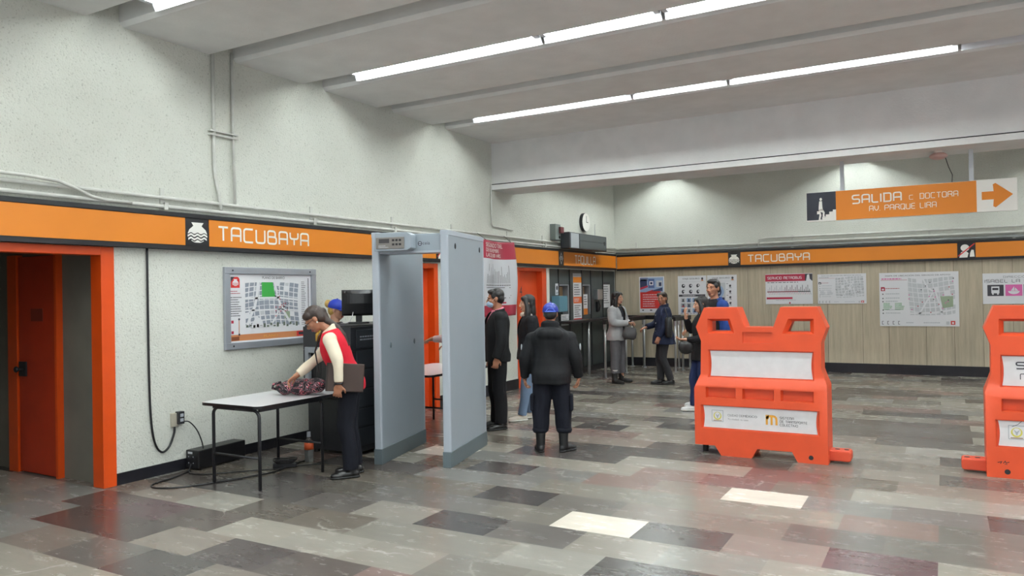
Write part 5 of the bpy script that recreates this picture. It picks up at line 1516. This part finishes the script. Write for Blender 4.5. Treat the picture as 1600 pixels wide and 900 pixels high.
mb.build('lanyard', M_PLAST, p)
MB().tube([nk + Vector((.03 * 0, .075, -.01)), nk + Vector((0, .105, -.05)), nk + Vector((0, .115, -.11))], [.016, .024, .012], 10).build('neck_scarf', mat('yellow_scarf', (180, 140, 50), .7), p, smooth=True)
fo = tag(MB().obox((0, 0, 0), (.32, .022, .25)).build('document_folder', mat('brown_leatherette', (58, 42, 36), .45, mott=.12), None, bevel=.008), 'brown document folder tucked under the arm of the person in red vest', 'folder')
fo.location = (-4.63, 5.125, .925); fo.rotation_euler = (R(-3), R(4), R(36))
MB().tube([(-.16, 0, -.125), (-.16, 0, .125)], .013, 8).build('spine', mat('dark_binding', (40, 30, 28), .5), fo)

# ---- 2: operator behind the monitor, blue cap
b = Body(1.60, head_yaw=0, head_pitch=10, J=dict(elL=(-.21, -.03, 1.07), wrL=(-.20, .0, .83), elR=(.21, -.03, 1.07), wrR=(.20, .0, .83)))
p = person('person in blue cap with a blond bun, mostly hidden behind the black monitor', (-6.185, 6.70, 0), -72)
skin(p, b, SKIN3, {'R': ((0, .1, -1), (-1, 0, 0), 35), 'L': ((0, .1, -1), (1, 0, 0), 35)}, voxel=.0075); eyes(p, b)
hair(p, b, mat('hair_blond', (196, 160, 84), .5, mott=.2, mscale=30), 'bun'); cap_hat(p, b, mat('royal_blue_cap', (26, 54, 170), .5))
dk = cloth('dark_uniform', (30, 32, 40)); mb = MB(); b.torso(mb, .014, .86, 1.39)
for sd in 'LR': b.arm(mb, sd, (.062, .050, .042), 0, .01)
garment(p, 'jacket', dk, mb); trousers(p, b, dk)
for sd in 'LR': shoe(p, b, sd, blk, M_RUB)

# ---- 3: traveller beyond the arch, only an arm and a side show
b = Body(1.62, head_pitch=12, J=dict(elL=(-.25, .16, 1.15), wrL=(-.20, .41, 1.14), elR=(.24, .10, 1.08), wrR=(.2, .3, 1.05)))
p = person('person with pink striped sleeve reaching over the far table behind the detector', (-4.79, 7.44, 0), 112)
skin(p, b, SKIN, {'L': ((.5, .8, -.2), (0, 0, -1), 25), 'R': ((0, .9, -.2), (0, 0, -1), 25)}, voxel=.0075); eyes(p, b)
hair(p, b, HAIRB, 'short')
st = stripe_mat('pink_striped_cotton', (206, 150, 150), (232, 214, 208), 22, 'Y'); mb = MB(); b.torso(mb, .004, .90, 1.39)
for sd in 'LR': b.arm(mb, sd, (.062, .052, .042), 0, .015)
garment(p, 'shirt', st, mb)
mb = MB(); b.torso(mb, .018, .82, 1.36, flare=.04); garment(p, 'vest', pattern_mat('grey_black_print', [(0, (34, 34, 38)), (.48, (128, 128, 132)), (.56, (60, 60, 66))], 11), mb)
trousers(p, b, cloth('charcoal_trousers', (42, 42, 46)))
for sd in 'LR': shoe(p, b, sd, blk, M_RUB)

# ---- 4: man with face mask and black jacket
b = Body(1.70, head_yaw=-12, head_pitch=6, build=1.06, J=dict(elL=(-.27, .0, 1.10), wrL=(-.26, .07, .88)))
p = person('person in black jacket, pink shirt and face mask beside the arch', (-4.76, 7.98, 0), 134)
skin(p, b, SKIN2, {'L': ((.05, .15, -1), (1, .1, 0), 45), 'R': ((.0, .12, -1), (-1, .1, 0), 45)}); eyes(p, b)
hair(p, b, HAIRB, 'short')
mb = MB(); b.torso(mb, .004, .92, 1.39); collar(mb, b, .070, .035); garment(p, 'shirt', cloth('pink_shirt', (214, 128, 148)), mb, amp=.004)
bj = cloth('black_jacket', (19, 20, 22), .8, .12)
mb = MB(); b.torso(mb, .026, .80, 1.385)
for sd in 'LR': b.arm(mb, sd, (.074, .064, .052), 0, .0)
collar(mb, b, .082, .03, 1.37, .012, 34)
def vneck(c, b=b, w=.085, z0=1.02):
    z = c.z / b.k
    return c.y > .04 and z > z0 and abs(c.x) < w * (z - z0) / .38
garment(p, 'jacket', bj, mb, amp=.012, freq=8, cut=vneck, thick=.004)
MB().tube([Vector((0, .165, z)) * b.k for z in (.84, .95, 1.05)], .004, 6).build('zip', M_STEEL, p)
trousers(p, b, cloth('black_trousers', (20, 20, 23)), (.102, .084, .078), 1.0)
for sd in 'LR': shoe(p, b, sd, blk, M_RUB)
mb = MB(); mb.ell(b.hp(0, .058, -.052), (.060 * b.k, .056 * b.k, .046 * b.k), b.hr, 20, 12)
me = solid(mb, .006, 2); mask = link('face_mask', me, mat('surgical_blue', (168, 192, 218), .7), p, True)
for q in (-1, 1): MB().tube([b.hp(q * .055, .05, -.03), b.hp(q * .076, .01, .01), b.hp(q * .080, -.02, -.002)], .002, 6).build('ear_loop', M_WHITE, mask)

# ---- 5: woman with long dark hair, black coat, jeans
b = Body(1.62, head_yaw=-6, head_pitch=2, J=dict(anR=(.10, -.03, .074), anL=(-.10, .12, .074), knL=(-.10, .07, .45)))
p = person('person with long dark hair, black coat, jeans and white trainers behind the guard', (-4.72, 8.72, 0), 128)
skin(p, b, SKIN3, {'L': ((0, .1, -1), (1, 0, 0), 40), 'R': ((0, .1, -1), (-1, 0, 0), 40)}); eyes(p, b); hair(p, b, HAIRB, 'long')
mb = MB(); b.torso(mb, .004, .92, 1.39); collar(mb, b, .075, .02); garment(p, 'blouse', cloth('grey_blouse', (176, 168, 166)), mb, amp=.003)
mb = MB(); b.torso(mb, .024, .72 + .08, 1.38, flare=.03)
for sd in 'LR': b.arm(mb, sd, (.070, .060, .048), 0, .0)
garment(p, 'coat', cloth('black_coat', (22, 22, 26)), mb, amp=.01, cut=lambda c, b=b: vneck(c, b, .07, 1.0), thick=.004)
trousers(p, b, cloth('light_jeans', (104, 122, 146)), (.094, .066, .058), amp=.006)
for sd in 'LR': shoe(p, b, sd, mat('off_white_trainer', (206, 198, 186), .6), M_WHITE)
MB().ell((.19, .03, 1.36), (.05, .05, .04)).build('fur_hood_tuft', mat('pale_fur', (206, 186, 172), .95, bump=.6, bscale=120), p, smooth=True)

# ---- 6: guard seen from behind
b = Body(1.53, build=1.14, head_pitch=6, head_yaw=3, J=dict(shL=(-.19, -.005, 1.165), shR=(.19, -.005, 1.165), elL=(-.262, -.03, .98), wrL=(-.285, .05, .765), elR=(.262, -.03, .98), wrR=(.28, .05, .765), anL=(-.125, -.02, .07), anR=(.125, -.02, .07), knL=(-.115, .01, .42), knR=(.115, .01, .42), toeL=14, toeR=-38))
p = person('guard in black jacket, navy trousers and blue cap standing with back turned', (-3.56, 7.06, 0), 24)
skin(p, b, SKIN2, {'L': ((.05, .2, -1), (1, .1, 0), 45), 'R': ((-.05, .2, -1), (-1, .1, 0), 45)}); eyes(p, b); hair(p, b, HAIRB, 'short')
cap_hat(p, b, mat('guard_blue_cap', (16, 38, 140), .32, coat=.3))
mb = MB(); P = [b.hp(.045 * math.cos(R(a)), -.125, .018 + .040 * math.sin(R(a))) for a in range(0, 181, 15)]; mb.tube(P, .004, 6); mb.tube([b.hp(-.06, -.117, .020), b.hp(0, -.128, .020), b.hp(.06, -.117, .020)], .007, 6)
mb.build('cap_strap', mat('light_blue_trim', (80, 110, 210), .4), p)
gj = cloth('guard_black_jacket', (20, 21, 24), .7, .15)
mb = MB(); b.torso(mb, .042, .765, 1.385, fy=.02)
for sd in 'LR': b.arm(mb, sd, (.084, .078, .058), 0, .0)
collar(mb, b, .082, .05, 1.37, .022)
for x in (-.07, 0, .07): mb.ell((x * b.k, -.125, 1.315 * b.k), (.075, .055, .065))
garment(p, 'jacket', gj, mb, amp=.016, freq=7, voxel=.009)
mb = MB()
for sd, q in (('L', -1), ('R', 1)):
    a = b.j['sh' + sd].lerp(b.j['el' + sd], .45); MB().ell(a + Vector((q * .082, -.012, 0)), (.010, .030, .038)).build('sleeve_patch', mat('patch_grey', (150, 154, 160), .7), p, smooth=True)
gt = cloth('guard_navy_trousers', (17, 19, 29), .85, .1)
tr = trousers(p, b, gt, (.118, .100, .086), .98, end=.14, amp=.016, inf=.03)
mb = MB()
for q in (-1, 1): mb.obox((q * .205, -.005, .55 * b.k), (.035, .14, .17), None)
bx = mb.build('cargo_pocket', gt, tr, bevel=.015, segs=3)
for sd in 'LR':
    an = b.j['an' + sd]; MB().tube([an + Vector((0, 0, .13)), an + Vector((0, 0, .155)), an + Vector((0, 0, .18))], [.070, .082, .075], 16).build('trouser_cuff', gt, tr, smooth=True)
    shoe(p, b, sd, mat('matt_black_boot', (22, 22, 24), .5), M_RUB, 'boot')

# ---- 7: woman in pale grey jacket
b = Body(1.64, head_yaw=8, head_pitch=2, J=dict(elL=(-.25, .02, 1.08), wrL=(-.08, .24, 1.07), elR=(.25, .04, 1.08), wrR=(.06, .25, 1.08), anL=(-.15, .0, .078), anR=(.13, .02, .078), toeL=10, toeR=-10))
p = person('person in pale grey jacket with long dark hair beside the queue rails', (-5.12, 12.82, 0), -98)
skin(p, b, SKIN3, {'L': ((.7, .6, .1), (.3, 0, -1), 45), 'R': ((-.6, .7, .1), (.2, 0, -1), 45)}); eyes(p, b); hair(p, b, HAIRB, 'long')
mb = MB(); b.torso(mb, .003, .90, 1.39); garment(p, 'top', cloth('charcoal_top', (46, 46, 52)), mb, amp=.003)
gy = cloth('pale_grey_wool', (162, 162, 164), .9, .12)
mb = MB(); b.torso(mb, .030, .78, 1.38, flare=.03)
for sd in 'LR': b.arm(mb, sd, (.076, .068, .050), 0, .0)
collar(mb, b, .085, .03, 1.35, .018, 40)
garment(p, 'jacket', gy, mb, amp=.012, cut=lambda c: c.y > .05 and abs(c.x) < .045 + .03 * (c.z > 1.2), thick=.005)
trousers(p, b, cloth('grey_trousers', (92, 90, 94)), (.100, .086, .080), 1.0, end=.10)
for sd in 'LR':
    shoe(p, b, sd, mat('black_suede', (24, 23, 24), .7), M_RUB, 'boot')
    an = b.j['an' + sd]; MB().tube([an + Vector((0, 0, .13)), an + Vector((0, 0, .17))], [.062, .064], 14).build('sock', mat('pale_sock', (196, 190, 186), .9), p, smooth=True)
MB().obox((0.03, .27, 1.10), (.075, .012, .15), Matrix.Rotation(R(-50), 3, 'X')).build('phone', M_PLAST, p, bevel=.004)
hb = tag(MB().loft([[(x * .125 * s, y * .05 * s * (1 - 3.4 * z * (z > .1)), z) for x, y in [(math.cos(R(a)), math.sin(R(a))) for a in range(0, 360, 20)]] for s, z in ((.70, 0), (1.0, .04), (1.0, .12), (.80, .20), (.72, .215))]).build('handbag', mat('dark_grey_leather', (58, 55, 56), .45), None, smooth=True), 'dark grey shoulder bag carried by the person in pale grey jacket', 'bag')
hb.location = (-4.85, 12.68, .80); hb.rotation_euler = (0, R(10), R(20))
MB().tube([(-.075, 0, .20), (-.04, .02, .27), (-.02, .045, .305), (.01, .03, .29), (.075, 0, .20)], .006, 8).build('strap', M_RUB, hb, smooth=True)

# ---- 8: woman in navy coat
b = Body(1.62, build=1.1, head_yaw=50, head_pitch=2, J=dict(elR=(.24, .06, 1.06), wrR=(.20, .26, 1.0), elL=(-.24, .02, 1.05), wrL=(-.20, .13, .85), anL=(-.06, -.10, .078), knL=(-.07, .05, .45), anR=(.05, .05, .078), knR=(.06, .07, .45), toeL=20, toeR=5))
p = person('person in navy coat with tied back hair looking towards the hall', (-4.30, 12.95, 0), 122)
skin(p, b, SKIN2, {'R': ((-.1, .9, -.3), (0, -.3, -1), 40), 'L': ((0, .4, -1), (1, -.2, 0), 35)}); eyes(p, b)
hair(p, b, HAIRD, 'tail', [b.hp(0, -.10, .012), b.hp(0, -.13, -.03), b.hp(0, -.12, -.10), b.hp(0, -.10, -.16)])
nc = cloth('navy_coat', (30, 36, 58), .8, .12)
mb = MB(); b.torso(mb, .026, .72, 1.385, flare=.07)
for sd in 'LR': b.arm(mb, sd, (.074, .064, .052), 0, .0)
collar(mb, b, .080, .05, 1.365, .018); garment(p, 'coat', nc, mb, amp=.012)
mb = MB()
for z in (1.22, 1.08, .94): mb.ell((-.05, .15, z), (.012, .008, .012))
mb.build('coat_buttons', M_STEEL, p)
trousers(p, b, cloth('dark_grey_trousers', (46, 45, 48)), (.098, .074, .066))
for sd in 'LR': shoe(p, b, sd, blk, M_RUB)
sb = tag(MB().loft([[(x * .065 * s, y * .13 * s, z) for x, y in [(math.cos(R(a)), math.sin(R(a))) for a in range(0, 360, 20)]] for s, z in ((.8, 0), (1, .05), (1, .26), (.85, .33), (.5, .35))]).build('shoulder_bag', mat('black_nylon', (26, 27, 30), .6), None, smooth=True), 'black shoulder bag hanging at the side of the person in navy coat', 'bag')
sb.location = (-4.13, 12.72, .84); sb.rotation_euler = (0, 0, R(20))
MB().tube([(0, -.10, .30), (-.06, -.03, .50), (-.05, .03, .50), (0, .10, .30)], .008, 8).build('strap', M_RUB, sb, smooth=True)

# ---- 9: man in blue jacket behind the barrier
b = Body(1.79, head_yaw=22, head_pitch=0, J=dict(elR=(.25, .08, 1.14), wrR=(.18, .28, 1.08), anL=(-.09, -.22, .10), knL=(-.09, .02, .48), anR=(.09, .22, .08), knR=(.09, .16, .50)))
p = person('person in black and blue jacket walking behind the orange barrier', (-2.83, 10.78, 0), 138)
skin(p, b, SKIN, {'R': ((-.1, .9, -.1), (-.4, 0, -1), 45), 'L': ((0, .2, -1), (1, 0, 0), 40)}); eyes(p, b); hair(p, b, HAIRB, 'short')
bl = cloth('blue_jacket', (34, 62, 124), .7, .12)
mb = MB(); b.torso(mb, .026, .82, 1.385)
for sd in 'LR': b.arm(mb, sd, (.080, .068, .052), 0, .0)
collar(mb, b, .088, .04, 1.36, .018)
ja = garment(p, 'jacket', [bl, cloth('black_front', (26, 27, 30))], mb, amp=.013, freq=8)
for q in ja.data.polygons:
    if q.center.y > .02 and abs(q.center.x) < .19 and q.center.z > .8: q.material_index = 1
trousers(p, b, cloth('dark_jeans', (32, 44, 82)), (.098, .076, .068))
for sd in 'LR': shoe(p, b, sd, mat('white_trainer', (206, 206, 206), .5), M_WHITE)

# ---- 10: small dark haired woman
b = Body(1.56, head_yaw=-6, head_pitch=6, build=.95, J=dict(elR=(.20, .10, 1.06), wrR=(.06, .20, 1.27), elL=(-.20, .06, 1.0), wrL=(-.16, .26, .99), anL=(-.09, -.18, .105), knL=(-.09, .04, .46), anR=(.08, .10, .078), knR=(.08, .11, .44)))
p = person('person with short black hair in black clothes and blue jeans beside the barrier', (-2.84, 10.18, 0), 122)
skin(p, b, SKIN3, {'R': ((-.2, .2, .9), (0, -1, .2), 20), 'L': ((.1, .9, .05), (.3, 0, 1), 25)}); eyes(p, b); hair(p, b, HAIRB, 'long')
mb = MB(); b.torso(mb, .022, .74, 1.39, flare=.03)
for sd in 'LR': b.arm(mb, sd, (.068, .058, .044), 0, .0)
collar(mb, b, .075, .03, 1.37, .016); garment(p, 'coat', cloth('soft_black_coat', (25, 25, 28)), mb, amp=.011)
trousers(p, b, cloth('blue_jeans', (30, 40, 74)), (.092, .068, .060))
for sd in 'LR': shoe(p, b, sd, mat('white_trainer', (206, 206, 206), .5), M_WHITE)
rb = tag(MB().loft([[(x * .10 * s, y * .045 * s, .10 + z) for x, y in [(math.cos(R(a)), math.sin(R(a))) for a in range(0, 360, 20)]] for s, z in ((.25, -.10), (.72, -.08), (1.0, -.03), (1.0, .02), (.85, .06), (.6, .075))]).build('handbag', mat('black_leather_bag', (28, 27, 28), .35), None, smooth=True), 'small round black bag hanging from the arm beside the barrier', 'bag')
rb.location = (-2.985, 9.90, .80); rb.rotation_euler = (0, 0, R(30))
MB().tube([(-.06, 0, .165), (-.025, 0, .22), (.025, 0, .22), (.06, 0, .165)], .005, 8).build('strap', M_RUB, rb, smooth=True)
